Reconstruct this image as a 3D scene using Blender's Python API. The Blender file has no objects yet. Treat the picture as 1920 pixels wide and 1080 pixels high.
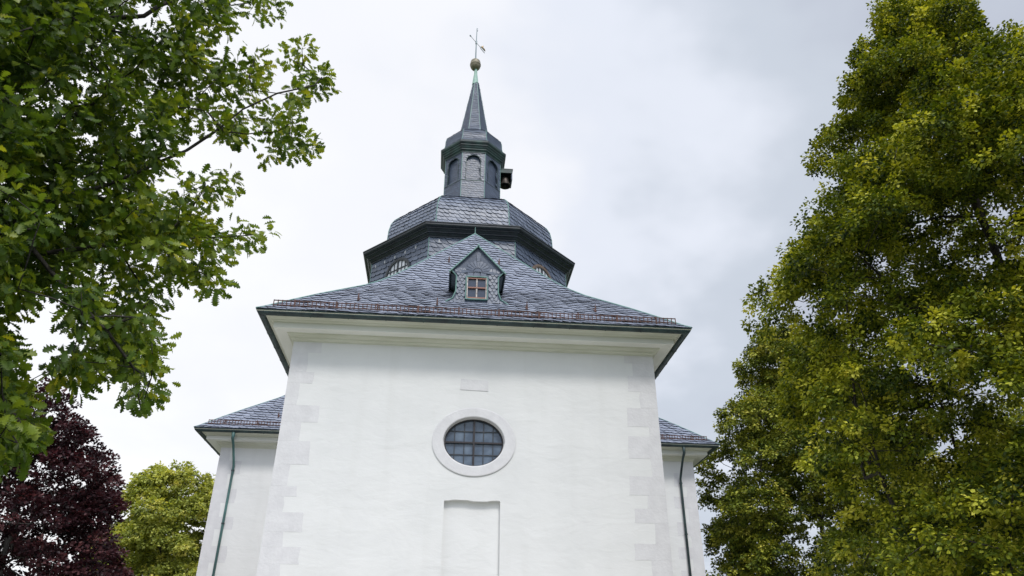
import bpy, math, random
import numpy as np
from mathutils import Vector, Matrix

S = bpy.context.scene
COL = S.collection
R = math.radians

# ------------------------------------------------------------------ camera
CAM = np.array([-0.762, -19.175, 1.6])
PITCH, ROLL, YAW, FPX = 0.4964, 0.0058, 0.0914, 1371.85
_r = np.array([math.cos(YAW), -math.sin(YAW), 0.0])
_h = np.array([math.sin(YAW), math.cos(YAW), 0.0])
_up = np.array([0, 0, 1.0])
_fw = math.cos(PITCH) * _h + math.sin(PITCH) * _up
_u = -math.sin(PITCH) * _h + math.cos(PITCH) * _up
_rx = math.cos(ROLL) * _r + math.sin(ROLL) * _u
_uy = -math.sin(ROLL) * _r + math.cos(ROLL) * _u
cam_d = bpy.data.cameras.new("camera")
cam_d.sensor_width = 36.0
cam_d.lens = FPX / 1920 * 36.0
cam_d.clip_start = 0.1
cam_d.clip_end = 5000
cam = bpy.data.objects.new("camera", cam_d)
COL.objects.link(cam)
M4 = Matrix.Identity(4)
for i in range(3):
    M4[i][0], M4[i][1], M4[i][2], M4[i][3] = _rx[i], _uy[i], -_fw[i], CAM[i]
cam.matrix_world = M4
S.camera = cam


def survey(px, py, dist):
    """point of the place seen at a photo pixel, at a horizontal distance"""
    d = (px - 960) * _rx - (py - 540) * _uy + FPX * _fw
    return CAM + d * dist / math.hypot(d[0], d[1])


# ------------------------------------------------------------------ exposure, sky, sun
S.view_settings.view_transform = 'Standard'
S.view_settings.look = 'None'
S.view_settings.gamma = 1.0
S.view_settings.exposure = 0.42
SUN_EL, SUN_AZ = R(54), R(167)          # azimuth clockwise from +y
sdir = Vector((math.sin(SUN_AZ) * math.cos(SUN_EL), math.cos(SUN_AZ) * math.cos(SUN_EL), math.sin(SUN_EL)))
W = bpy.data.worlds.new("World")
S.world = W
W.use_nodes = True
nt = W.node_tree
nt.nodes.clear()
N = nt.nodes.new
L = nt.links.new


def mth(t, op, a, b=None, c=None, clamp=False):
    n = t.nodes.new('ShaderNodeMath')
    n.operation = op
    n.use_clamp = clamp
    for i, v in enumerate((a, b, c)):
        if v is None:
            continue
        if isinstance(v, (int, float)):
            n.inputs[i].default_value = v
        else:
            t.links.new(v, n.inputs[i])
    return n.outputs[0]


out = N('ShaderNodeOutputWorld')
tc = N('ShaderNodeTexCoord')
sep = N('ShaderNodeSeparateXYZ')
L(tc.outputs['Generated'], sep.inputs[0])
zz = mth(nt, 'ADD', mth(nt, 'MAXIMUM', sep.outputs[2], 0.0), 0.28)
comb = N('ShaderNodeCombineXYZ')
L(mth(nt, 'DIVIDE', sep.outputs[0], zz), comb.inputs[0])
L(mth(nt, 'DIVIDE', sep.outputs[1], zz), comb.inputs[1])
n1 = N('ShaderNodeTexNoise')
n1.inputs['Scale'].default_value = 1.25
n1.inputs['Detail'].default_value = 5
n1.inputs['Roughness'].default_value = 0.46
n1.inputs['Distortion'].default_value = 0.35
L(comb.outputs[0], n1.inputs['Vector'])
n2 = N('ShaderNodeTexNoise')
n2.inputs['Scale'].default_value = 3.2
n2.inputs['Detail'].default_value = 4
n2.inputs['Roughness'].default_value = 0.5
L(comb.outputs[0], n2.inputs['Vector'])
dv = N('ShaderNodeVectorMath')
dv.operation = 'DOT_PRODUCT'
dv.inputs[1].default_value = (-0.80, 0.50, 0.30)
L(tc.outputs['Generated'], dv.inputs[0])
t = mth(nt, 'ADD', dv.outputs['Value'], mth(nt, 'MULTIPLY', mth(nt, 'SUBTRACT', n1.outputs['Fac'], 0.5), 1.0))
t = mth(nt, 'ADD', t, mth(nt, 'MULTIPLY', mth(nt, 'SUBTRACT', n2.outputs['Fac'], 0.5), 0.60))
rmp = N('ShaderNodeValToRGB')
cr = rmp.color_ramp
cr.interpolation = 'EASE'
cr.elements[0].position = 0.0
cr.elements[0].color = (0.41, 0.44, 0.51, 1)
cr.elements[1].position = 0.62
cr.elements[1].color = (0.735, 0.745, 0.78, 1)
e = cr.elements.new(0.20)
e.color = (0.475, 0.515, 0.58, 1)
e = cr.elements.new(0.40)
e.color = (0.63, 0.66, 0.73, 1)
e = cr.elements.new(0.9)
e.color = (0.79, 0.795, 0.81, 1)
L(t, rmp.inputs[0])
ds = N('ShaderNodeVectorMath')
ds.operation = 'DOT_PRODUCT'
ds.inputs[1].default_value = sdir
L(tc.outputs['Generated'], ds.inputs[0])
glow = mth(nt, 'POWER', mth(nt, 'MAXIMUM', ds.outputs['Value'], 0.0), 4.0)
cstr = mth(nt, 'ADD', mth(nt, 'MULTIPLY', glow, 2.3), 1.0)
bgc = N('ShaderNodeBackground')
L(rmp.outputs[0], bgc.inputs[0])
L(cstr, bgc.inputs[1])
sky = N('ShaderNodeTexSky')
sky.sky_type = 'NISHITA'
sky.sun_disc = False
sky.sun_elevation = SUN_EL
sky.sun_rotation = SUN_AZ
bgs = N('ShaderNodeBackground')
bgs.inputs[1].default_value = 0.1
L(sky.outputs[0], bgs.inputs[0])
mx = N('ShaderNodeMixShader')
mx.inputs[0].default_value = 0.94
L(bgs.outputs[0], mx.inputs[1])
L(bgc.outputs[0], mx.inputs[2])
L(mx.outputs[0], out.inputs[0])

sun_d = bpy.data.lights.new("sun", 'SUN')
sun_d.energy = 1.5
sun_d.angle = R(11)
sun_d.color = (1.0, 0.96, 0.90)
sun = bpy.data.objects.new("sun", sun_d)
COL.objects.link(sun)
sun.rotation_euler = sdir.to_track_quat('Z', 'Y').to_euler()
sun.location = (0, -30, 50)

# ------------------------------------------------------------------ materials


def new_mat(name, color, rough=0.6, metal=0.0, spec=0.5):
    m = bpy.data.materials.new(name)
    m.use_nodes = True
    b = m.node_tree.nodes['Principled BSDF']
    b.inputs['Base Color'].default_value = (*color, 1)
    b.inputs['Roughness'].default_value = rough
    b.inputs['Metallic'].default_value = metal
    b.inputs['Specular IOR Level'].default_value = spec
    return m


def noise_mat(name, c1, c2, scale=2.0, rough=0.7, bump=0.0, bscale=None, metal=0.0, detail=6, lo=0.35, hi=0.65,
              bdist=0.05, spec=0.5, stretch=(1, 1, 1)):
    m = new_mat(name, c1, rough, metal, spec)
    t = m.node_tree
    b = t.nodes['Principled BSDF']
    tc = t.nodes.new('ShaderNodeTexCoord')
    mp = t.nodes.new('ShaderNodeMapping')
    mp.inputs['Scale'].default_value = stretch
    t.links.new(tc.outputs['Object'], mp.inputs[0])
    n = t.nodes.new('ShaderNodeTexNoise')
    n.inputs['Scale'].default_value = scale
    n.inputs['Detail'].default_value = detail
    t.links.new(mp.outputs[0], n.inputs['Vector'])
    r = t.nodes.new('ShaderNodeValToRGB')
    r.color_ramp.elements[0].position = lo
    r.color_ramp.elements[0].color = (*c1, 1)
    r.color_ramp.elements[1].position = hi
    r.color_ramp.elements[1].color = (*c2, 1)
    t.links.new(n.outputs['Fac'], r.inputs[0])
    t.links.new(r.outputs[0], b.inputs['Base Color'])
    if bump:
        n2 = t.nodes.new('ShaderNodeTexNoise')
        n2.inputs['Scale'].default_value = bscale or scale * 3
        n2.inputs['Detail'].default_value = 5
        t.links.new(tc.outputs['Object'], n2.inputs['Vector'])
        bp = t.nodes.new('ShaderNodeBump')
        bp.inputs['Strength'].default_value = bump
        bp.inputs['Distance'].default_value = bdist
        t.links.new(n2.outputs['Fac'], bp.inputs['Height'])
        t.links.new(bp.outputs[0], b.inputs['Normal'])
    return m


# hand-laid lime plaster: broad uneven waves + trowel strokes + grain
plaster = noise_mat('lime_plaster', (0.705, 0.708, 0.705), (0.765, 0.765, 0.76), 0.7, 0.85, spec=0.2, lo=0.3, hi=0.7)
t_ = plaster.node_tree
tc_ = t_.nodes.new('ShaderNodeTexCoord')
mp_ = t_.nodes.new('ShaderNodeMapping')
mp_.inputs['Scale'].default_value = (0.8, 0.8, 1.7)
mp_.inputs['Rotation'].default_value = (0, R(14), 0)
t_.links.new(tc_.outputs['Object'], mp_.inputs[0])
prev = None
for sc, dist, stg in ((0.8, 0.10, 0.24), (3.2, 0.02, 0.30), (24.0, 0.004, 0.35)):
    nz = t_.nodes.new('ShaderNodeTexNoise')
    nz.inputs['Scale'].default_value = sc
    nz.inputs['Detail'].default_value = 3
    nz.inputs['Distortion'].default_value = 0.6
    t_.links.new(mp_.outputs[0], nz.inputs['Vector'])
    bp = t_.nodes.new('ShaderNodeBump')
    bp.inputs['Distance'].default_value = dist
    bp.inputs['Strength'].default_value = stg
    t_.links.new(nz.outputs['Fac'], bp.inputs['Height'])
    if prev:
        t_.links.new(prev.outputs[0], bp.inputs['Normal'])
    prev = bp
t_.links.new(prev.outputs[0], t_.nodes['Principled BSDF'].inputs['Normal'])
# faint rain streaks and rubbed patches in the limewash
mp2 = t_.nodes.new('ShaderNodeMapping')
mp2.inputs['Scale'].default_value = (2.4, 2.4, 0.16)
t_.links.new(tc_.outputs['Object'], mp2.inputs[0])
nz1 = t_.nodes.new('ShaderNodeTexNoise')
nz1.inputs['Scale'].default_value = 1.0
nz1.inputs['Detail'].default_value = 6
t_.links.new(mp2.outputs[0], nz1.inputs['Vector'])
nz2 = t_.nodes.new('ShaderNodeTexNoise')
nz2.inputs['Scale'].default_value = 1.9
nz2.inputs['Detail'].default_value = 7
nz2.inputs['Roughness'].default_value = 0.65
t_.links.new(tc_.outputs['Object'], nz2.inputs['Vector'])
st_ = mth(t_, 'MULTIPLY', mth(t_, 'SUBTRACT', nz1.outputs['Fac'], 0.54, clamp=True), 0.40)
pt_ = mth(t_, 'MULTIPLY', mth(t_, 'SUBTRACT', nz2.outputs['Fac'], 0.55, clamp=True), 0.32)
fac_ = mth(t_, 'ADD', st_, pt_, clamp=True)
mc_ = t_.nodes.new('ShaderNodeMix')
mc_.data_type = 'RGBA'
mc_.inputs[7].default_value = (0.46, 0.45, 0.41, 1)
lk = t_.nodes['Principled BSDF'].inputs['Base Color'].links[0]
src_ = lk.from_socket
t_.links.new(fac_, mc_.inputs[0])
t_.links.new(src_, mc_.inputs[6])
t_.links.new(mc_.outputs[2], t_.nodes['Principled BSDF'].inputs['Base Color'])

stone = noise_mat('dressed_stone', (0.635, 0.628, 0.642), (0.70, 0.694, 0.706), 3.0, 0.85, 0.5, 14, spec=0.2, bdist=0.012)
cream = noise_mat('cream_moulding', (0.75, 0.75, 0.70), (0.81, 0.81, 0.77), 1.5, 0.7, stretch=(0.4, 0.4, 2))
moulding_shade = noise_mat('shaded_moulding', (0.60, 0.60, 0.51), (0.70, 0.70, 0.62), 2.5, 0.8, stretch=(0.3, 0.3, 2))  # duller than the cream: soffit shade is put into the colour
patina = noise_mat('copper_patina', (0.10, 0.21, 0.19), (0.20, 0.34, 0.31), 6, 0.65, metal=0.0)
patina_pale = noise_mat('pale_copper_patina', (0.26, 0.42, 0.36), (0.36, 0.52, 0.45), 5, 0.6)
gutter_m = noise_mat('dark_copper', (0.012, 0.022, 0.028), (0.035, 0.065, 0.066), 4, 0.5)
trim_m = noise_mat('dark_green_trim', (0.010, 0.014, 0.020), (0.020, 0.029, 0.036), 3, 0.5)
trim2_m = noise_mat('patina_trim', (0.013, 0.024, 0.028), (0.032, 0.075, 0.068), 2.5, 0.55)
pipe_green = noise_mat('green_copper_pipe', (0.03, 0.07, 0.07), (0.10, 0.22, 0.21), 1.2, 0.5, stretch=(1, 1, 0.6))
rust = noise_mat('rusty_iron', (0.060, 0.028, 0.022), (0.11, 0.048, 0.036), 8, 0.7)
bronze = noise_mat('bell_bronze', (0.04, 0.032, 0.026), (0.075, 0.06, 0.05), 6, 0.5, metal=0.4)
brass = noise_mat('tarnished_gilding', (0.13, 0.11, 0.07), (0.28, 0.25, 0.17), 5, 0.5, metal=0.2, stretch=(1, 1, 3))
gold = new_mat('gilding', (0.55, 0.36, 0.14), 0.4, 0.5)
steel = new_mat('grey_steel', (0.22, 0.27, 0.29), 0.5, 0.3)
frame_dark = new_mat('dark_window_frame', (0.022, 0.018, 0.02), 0.45)
lead = new_mat('lead_bars', (0.035, 0.04, 0.048), 0.5)
frame_white = noise_mat('flaking_white_paint', (0.30, 0.24, 0.21), (0.60, 0.57, 0.55), 14, 0.6)
frame_red = new_mat('red_brown_wood', (0.30, 0.14, 0.10), 0.6)
arch_wood = noise_mat('brown_arch_wood', (0.10, 0.07, 0.055), (0.17, 0.12, 0.09), 5, 0.7)
glass_dark = noise_mat('leaded_glass', (0.07, 0.10, 0.145), (0.14, 0.185, 0.245), 3.2, 0.12, 0.25, 5, bdist=0.01)
glass_sky = noise_mat('pale_sky_glass', (0.50, 0.53, 0.58), (0.66, 0.69, 0.74), 2.0, 0.15)  # sky seen through the tower is painted as the pane colour
white_pin = new_mat('pale_zinc', (0.6, 0.6, 0.6), 0.5)
lawn_m = noise_mat('lawn', (0.035, 0.07, 0.018), (0.07, 0.11, 0.03), 0.8, 0.9, 0.6, 30)


def slate_mat(name, dark, light, rough=0.42):
    m = new_mat(name, dark, rough)
    t = m.node_tree
    b = t.nodes['Principled BSDF']
    a = t.nodes.new('ShaderNodeAttribute')
    a.attribute_name = 'tone'
    tc = t.nodes.new('ShaderNodeTexCoord')
    nz = t.nodes.new('ShaderNodeTexNoise')
    nz.inputs['Scale'].default_value = 9
    nz.inputs['Detail'].default_value = 5
    t.links.new(tc.outputs['Object'], nz.inputs['Vector'])
    nb = t.nodes.new('ShaderNodeTexNoise')
    nb.inputs['Scale'].default_value = 0.9
    nb.inputs['Detail'].default_value = 3
    t.links.new(tc.outputs['Object'], nb.inputs['Vector'])
    f = mth(t, 'ADD', mth(t, 'MULTIPLY', a.outputs['Fac'], 0.42), mth(t, 'MULTIPLY', mth(t, 'SUBTRACT', nz.outputs['Fac'], 0.24), 0.7))
    f = mth(t, 'ADD', f, mth(t, 'MULTIPLY', mth(t, 'SUBTRACT', nb.outputs['Fac'], 0.5), 0.7), clamp=True)
    r = t.nodes.new('ShaderNodeValToRGB')
    r.color_ramp.elements[0].color = (*dark, 1)
    r.color_ramp.elements[1].color = (*light, 1)
    t.links.new(f, r.inputs[0])
    t.links.new(r.outputs[0], b.inputs['Base Color'])
    rr = mth(t, 'ADD', mth(t, 'MULTIPLY', nz.outputs['Fac'], 0.25), rough - 0.12)
    t.links.new(rr, b.inputs['Roughness'])
    bp = t.nodes.new('ShaderNodeBump')
    bp.inputs['Strength'].default_value = 0.5
    bp.inputs['Distance'].default_value = 0.01
    t.links.new(nz.outputs['Fac'], bp.inputs['Height'])
    t.links.new(bp.outputs[0], b.inputs['Normal'])
    return m


slate_roof = slate_mat('roof_slate', (0.15, 0.172, 0.225), (0.34, 0.375, 0.47))
slate_blue = slate_mat('blue_wall_slate', (0.046, 0.064, 0.102), (0.135, 0.168, 0.24))
slate_hood = slate_mat('hood_slate', (0.085, 0.105, 0.15), (0.205, 0.24, 0.325))

# ------------------------------------------------------------------ mesh builder


class MB:
    def __init__(self):
        self.v, self.f, self.t = [], [], []

    def face(self, pts, tone=0.5):
        k = len(self.v)
        self.v.extend([tuple(p) for p in pts])
        self.f.append(tuple(range(k, k + len(pts))))
        self.t.append(tone)

    def mesh(self, verts, faces, tone=0.5):
        k = len(self.v)
        self.v.extend([tuple(p) for p in verts])
        for f in faces:
            self.f.append(tuple(i + k for i in f))
            self.t.append(tone)

    def box(self, c, s, rotz=0.0):
        hx, hy, hz = s[0] / 2, s[1] / 2, s[2] / 2
        cs, sn = math.cos(rotz), math.sin(rotz)
        vs = []
        for dx, dy, dz in ((-1, -1, -1), (1, -1, -1), (1, 1, -1), (-1, 1, -1), (-1, -1, 1), (1, -1, 1), (1, 1, 1), (-1, 1, 1)):
            x, y = dx * hx, dy * hy
            vs.append((c[0] + cs * x - sn * y, c[1] + sn * x + cs * y, c[2] + dz * hz))
        self.mesh(vs, [(3, 2, 1, 0), (4, 5, 6, 7), (0, 1, 5, 4), (1, 2, 6, 5), (2, 3, 7, 6), (3, 0, 4, 7)])

    def bar(self, a, b, w, h=None, upv=(0, 0, 1)):
        h = h or w
        a, b = Vector(a), Vector(b)
        d = (b - a).normalized()
        s = d.cross(Vector(upv))
        if s.length < 1e-4:
            s = d.cross(Vector((0, 1, 0)))
        s.normalize()
        n = s.cross(d)
        vs = []
        for p in (a, b):
            for q, r in ((-1, -1), (1, -1), (1, 1), (-1, 1)):
                vs.append(p + s * (q * w / 2) + n * (r * h / 2))
        self.mesh(vs, [(3, 2, 1, 0), (4, 5, 6, 7), (0, 1, 5, 4), (1, 2, 6, 5), (2, 3, 7, 6), (3, 0, 4, 7)])

    def tube(self, pts, rad, n=6, closed=False, caps=True):
        pts = [Vector(p) for p in pts]
        m = len(pts)
        if not hasattr(rad, '__len__'):
            rad = [rad] * m
        vs, fs = [], []
        ref = None
        for i, p in enumerate(pts):
            if closed:
                d = pts[(i + 1) % m] - pts[i - 1]
            else:
                d = pts[min(i + 1, m - 1)] - pts[max(i - 1, 0)]
            d.normalize()
            if ref is None:
                ref = d.cross(Vector((0, 0, 1)))
                if ref.length < 0.05:
                    ref = d.cross(Vector((0, 1, 0)))
            ref = (ref - d * ref.dot(d)).normalized()
            b = d.cross(ref)
            for k in range(n):
                a = 2 * math.pi * k / n
                vs.append(p + (ref * math.cos(a) + b * math.sin(a)) * rad[i])
        for i in range(m if closed else m - 1):
            j = (i + 1) % m
            for k in range(n):
                l = (k + 1) % n
                fs.append((i * n + k, i * n + l, j * n + l, j * n + k))
        if caps and not closed:
            fs.append(tuple(range(n - 1, -1, -1)))
            fs.append(tuple((m - 1) * n + k for k in range(n)))
        self.mesh(vs, fs)

    def lathe(self, prof, c, n=24):
        vs, fs = [], []
        for r, z in prof:
            for k in range(n):
                a = 2 * math.pi * k / n
                vs.append((c[0] + r * math.cos(a), c[1] + r * math.sin(a), c[2] + z))
        for i in range(len(prof) - 1):
            for k in range(n):
                l = (k + 1) % n
                fs.append((i * n + k, i * n + l, (i + 1) * n + l, (i + 1) * n + k))
        self.mesh(vs, fs)

    def rings(self, ring_list, closed=True):
        n = len(ring_list[0])
        vs = [p for r in ring_list for p in r]
        fs = []
        for i in range(len(ring_list) - 1):
            for k in range(n if closed else n - 1):
                l = (k + 1) % n
                fs.append((i * n + k, i * n + l, (i + 1) * n + l, (i + 1) * n + k))
        self.mesh(vs, fs)

    def build(self, name, mat, parent=None, smooth=False, bevel=0.0):
        me = bpy.data.meshes.new(name)
        me.from_pydata(self.v, [], self.f)
        at = me.attributes.new('tone', 'FLOAT', 'FACE')
        at.data.foreach_set('value', self.t)
        me.materials.append(mat)
        if smooth:
            me.polygons.foreach_set('use_smooth', [True] * len(me.polygons))
        me.update()
        o = bpy.data.objects.new(name, me)
        COL.objects.link(o)
        if parent:
            o.parent = parent
        if bevel:
            b = o.modifiers.new('bevel', 'BEVEL')
            b.width = bevel
            b.segments = 2
            b.limit_method = 'ANGLE'
        return o


def thing(name, label, cat, loc=(0, 0, 0), group=None):
    o = bpy.data.objects.new(name, None)
    COL.objects.link(o)
    o.location = loc
    o['label'] = label
    o['category'] = cat
    if group:
        o['group'] = group
    return o


def holed_panel(mb, rect, hole, to3d, depth, front=True, back=False):
    """rectangle (x0,z0,x1,z1) with a hole loop (list of (x,z), ccw); reveal of given depth"""
    x0, z0, x1, z1 = rect
    cx = sum(p[0] for p in hole) / len(hole)
    cz = sum(p[1] for p in hole) / len(hole)
    outer = []
    for (x, z) in hole:
        dx, dz = x - cx, z - cz
        k = 1e9
        if dx > 1e-9:
            k = min(k, (x1 - cx) / dx)
        if dx < -1e-9:
            k = min(k, (x0 - cx) / dx)
        if dz > 1e-9:
            k = min(k, (z1 - cz) / dz)
        if dz < -1e-9:
            k = min(k, (z0 - cz) / dz)
        outer.append((cx + dx * k, cz + dz * k))
    n = len(hole)
    corners = [(x0, z0), (x1, z0), (x1, z1), (x0, z1)]

    def ang(p):
        return math.atan2(p[1] - cz, p[0] - cx)
    for i in range(n):
        j = (i + 1) % n
        a, b = outer[i], outer[j]
        quad = [hole[i], a]
        a0, a1 = ang(a), ang(b)
        if a1 < a0:
            a1 += 2 * math.pi
        for c in sorted(corners, key=lambda c: (ang(c) - a0) % (2 * math.pi)):
            ac = ang(c)
            while ac < a0:
                ac += 2 * math.pi
            if a0 + 1e-6 < ac < a1 - 1e-6:
                quad.append(c)
        quad += [b, hole[j]]
        mb.face([to3d(x, z, 0) for x, z in quad])
        mb.face([to3d(*hole[i], 0), to3d(*hole[j], 0), to3d(*hole[j], -depth), to3d(*hole[i], -depth)])


def sweep(mb, prof, path, closed=False):
    """profile (outward offset, z) swept along a plan path (outside on the right-hand side when walking ccw)"""
    n = len(path)
    nrm = []
    segs = n if closed else n - 1
    for i in range(segs):
        a, b = Vector(path[i]), Vector(path[(i + 1) % n])
        d = (b - a).normalized()
        nrm.append(Vector((d.y, -d.x)))
    off = []
    for i in range(n):
        if closed:
            a, b = nrm[i - 1], nrm[i]
        else:
            a, b = nrm[max(i - 1, 0)], nrm[min(i, segs - 1)]
        m = (a + b) / (1 + a.dot(b))
        off.append(m)
    ringsL = []
    for o, z in prof:
        ringsL.append([(path[i][0] + off[i].x * o, path[i][1] + off[i].y * o, z) for i in range(n)])
    mb.rings(ringsL, closed)


# ------------------------------------------------------------------ slating


class Face:
    """sloping face: origin, eave tangent, inward normal, profile (inset, z), u-bounds as function of inset"""

    def __init__(self, O, t, inw, prof, bL, bR):
        self.O, self.t, self.inw = Vector(O), Vector(t), Vector(inw)
        self.d = [p[0] for p in prof]
        self.z = [p[1] for p in prof]
        self.s = [0.0]
        for i in range(1, len(prof)):
            self.s.append(self.s[-1] + math.hypot(self.d[i] - self.d[i - 1], self.z[i] - self.z[i - 1]))
        self.V = self.s[-1]
        self.bL, self.bR = bL, bR

    def dz(self, v):
        return float(np.interp(v, self.s, self.d)), float(np.interp(v, self.s, self.z))

    def bounds(self, v):
        d, _ = self.dz(v)
        return self.bL(d), self.bR(d)

    def P(self, u, v, lift=0.0):
        d, z = self.dz(v)
        e = 0.02
        d0, z0 = self.dz(max(0, v - e))
        d1, z1 = self.dz(min(self.V, v + e))
        l = math.hypot(d1 - d0, z1 - z0) or 1
        nd, nz = -(z1 - z0) / l, (d1 - d0) / l
        p = self.O + self.t * u + self.inw * (d + nd * lift)
        return Vector((p.x, p.y, z + nz * lift))

    def base(self, mb, lift=0.0, tone=0.15, nu=1):
        for i in range(len(self.s) - 1):
            v0, v1 = self.s[i], self.s[i + 1]
            a0, b0 = self.bL(self.d[i]), self.bR(self.d[i])
            a1, b1 = self.bL(self.d[i + 1]), self.bR(self.d[i + 1])
            q = []
            for u, k in ((a0, i), (b0, i), (b1, i + 1), (a1, i + 1)):
                p = self.O + self.t * u + self.inw * self.d[k]
                q.append((p.x, p.y, self.z[k]))
            if abs(a1 - b1) < 1e-6:
                q = q[:3]
            mb.face(q, tone)


def slates(mb, F, w=0.27, h=0.24, ang=4.0, slant=0.45, lift=0.02, seed=1, skip=None, wob=0.012, mirror=False):
    rnd = random.Random(seed)
    ca, sa = math.cos(R(ang)), math.sin(R(ang))
    us = [F.bounds(v) for v in np.linspace(0, F.V, 12)]
    u0, u1 = min(a for a, b in us), max(b for a, b in us)
    ctr = (u0 + u1) / 2
    ext = max(u1 - u0, F.V)
    rows = int(ext * 1.5 / h) + 2
    cols = int(ext * 1.5 / w) + 4
    for r in range(-rows // 2, rows):
        off = rnd.random() * w
        c = -cols
        a = -cols * w / 2 + off
        while a < cols * w / 2 + w:
            ww = w * rnd.uniform(0.85, 1.15)
            hh = h
            b = r * h
            # shape in course coords: rounded lower edge, slanting sides, overlapped head
            pts = [(-slant * hh * 1.35, hh * 1.4), (ww - slant * hh * 1.35, hh * 1.4), (ww - slant * hh * 0.35, hh * 0.40),
                   (ww * 0.97, hh * 0.16), (ww * 0.80, 0.0), (ww * 0.30, hh * 0.02), (0.0, hh * 0.22), (-slant * hh * 0.3, hh * 0.45)]
            lf = [0.0, 0.0, 0.6, 0.9, 1.0, 1.0, 0.95, 0.7]
            jz = rnd.uniform(-wob, wob)
            jl = rnd.uniform(0.7, 1.35)
            poly = []
            for (x, y), l in zip(pts, lf):
                y2 = y + (jz if y < hh else 0)
                if mirror:
                    xx = -(a + x)
                else:
                    xx = a + x
                u = ctr + xx * ca + (b + y2) * sa * 1.0
                v = -xx * sa + (b + y2) * ca + 0.0
                poly.append((u, v, l * lift * jl))
            a += ww
            cu = sum(p[0] for p in poly) / 8
            cv = sum(p[1] for p in poly) / 8
            if cv < -h or cv > F.V + h or cu < u0 - w or cu > u1 + w:
                continue
            cl = []
            for u, v, l in poly:
                v2 = min(max(v, 0.0), F.V)
                bl, br = F.bounds(v2)
                cl.append((min(max(u, bl), br), v2, l))
            ar = 0.0
            for i in range(8):
                x1, y1, _ = cl[i]
                x2, y2, _ = cl[(i + 1) % 8]
                ar += x1 * y2 - x2 * y1
            if abs(ar) / 2 < 0.10 * w * h:
                continue
            if skip and skip(sum(p[0] for p in cl) / 8, F.dz(sum(p[1] for p in cl) / 8)[1]):
                continue
            q = [F.P(u, v, l + 0.004) for u, v, l in cl]
            if mirror:
                q = q[::-1]
            mb.face(q[::-1], min(1, max(0, rnd.gauss(0.5, 0.22))))


# ------------------------------------------------------------------ church
CX, YA = 0.06, 16.105            # tower axis
HW = 5.11                        # half width of each arm
TX = 9.80                        # transept end wall
OV = 0.93                        # eave overhang
T8 = math.tan(math.pi / 8)
church = thing('church', 'white plastered church with slate roofs, octagonal tower and slim lantern spire', 'church', (0, 0, 0))

# --- nave front wall with oval opening and blind niche
ov = [(0.0 + 0.82 * math.cos(a), 7.335 + 0.69 * math.sin(a)) for a in np.linspace(-math.pi, math.pi, 65)[:-1]]
rn = random.Random(5)
niche = [(-0.72, 2.4), (0.72, 2.4), (0.722, 5.74), (0.70, 5.765)]
for k in range(11):
    x = 0.62 - k * 0.124
    niche.append((x, 5.752 + 0.018 * math.sin(k * 0.75 + 2.2) + 0.006 * math.sin(k * 2.3)))
niche += [(-0.72, 5.735)]
front3 = lambda x, z, d: (x, -d, z)
wall = MB()
wall.face([(-HW, 0, 0), (HW, 0, 0), (HW, 0, 1.5), (-HW, 0, 1.5)])
holed_panel(wall, (-HW, 1.5, HW, 6.2), niche, front3, 0.13)
holed_panel(wall, (-HW, 6.2, HW, 10.2), ov, front3, 0.26)
YB = YA + HW
for sx in (-1, 1):
    q = [(sx * HW, 0, 0), (sx * HW, YA - HW, 0), (sx * HW, YA - HW, 10.2), (sx * HW, 0, 10.2)]
    wall.face(q if sx > 0 else q[::-1])
wall.face([(HW, YB, 0), (-HW, YB, 0), (-HW, YB, 10.2), (HW, YB, 10.2)])
wall.build('nave_wall', plaster, church)
m = MB()
m.face([front3(x, z, -0.13) for x, z in niche])
m.build('blind_niche', plaster, church)
for sx in (-1, 1):
    w = MB()
    x0, x1 = sorted((sx * HW, sx * TX))
    y0, y1 = YA - HW, YB
    w.face([(x0, y0, 0), (x1, y0, 0), (x1, y0, 10.2), (x0, y0, 10.2)])
    w.face([(x1, y1, 0), (x0, y1, 0), (x0, y1, 10.2), (x1, y1, 10.2)])
    q = [(sx * TX, y0, 0), (sx * TX, y1, 0), (sx * TX, y1, 10.2), (sx * TX, y0, 10.2)]
    w.face(q if sx > 0 else q[::-1])
    w.build('transept_wall', plaster, church)

# --- corner stones (each set a few millimetres proud of the plaster)
QL = [(10.03, 9.67, .78), (9.67, 9.10, .46), (9.10, 8.77, .68), (8.77, 8.15, .34), (8.15, 7.68, .96), (7.68, 7.17, .52), (7.17, 6.55, .86),
      (6.55, 6.0, .42), (6.0, 5.74, .66), (5.74, 5.35, .38), (5.35, 4.88, .92), (4.88, 4.53, .50), (4.53, 4.13, .95), (4.13, 3.74, .54),
      (3.74, 3.2, .9), (3.2, 2.7, .45), (2.7, 2.2, .85), (2.2, 1.6, .5), (1.6, 1.1, .92), (1.1, .5, .48), (.5, 0, .9)]
QR = [(10.0, 9.75, .85), (9.75, 9.36, .63), (9.36, 8.89, .81), (8.89, 8.41, .48), (8.41, 7.87, .87), (7.87, 7.6, .30), (7.6, 6.98, .90),
      (6.98, 6.5, .32), (6.5, 6.0, .97), (6.0, 5.66, .49), (5.66, 5.29, .87), (5.29, 4.78, .37), (4.78, 4.38, .94), (4.38, 3.95, .52),
      (3.95, 3.4, .88), (3.4, 2.9, .4), (2.9, 2.4, .9), (2.4, 1.8, .45), (1.8, 1.2, .9), (1.2, .6, .5), (.6, 0, .92)]


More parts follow.
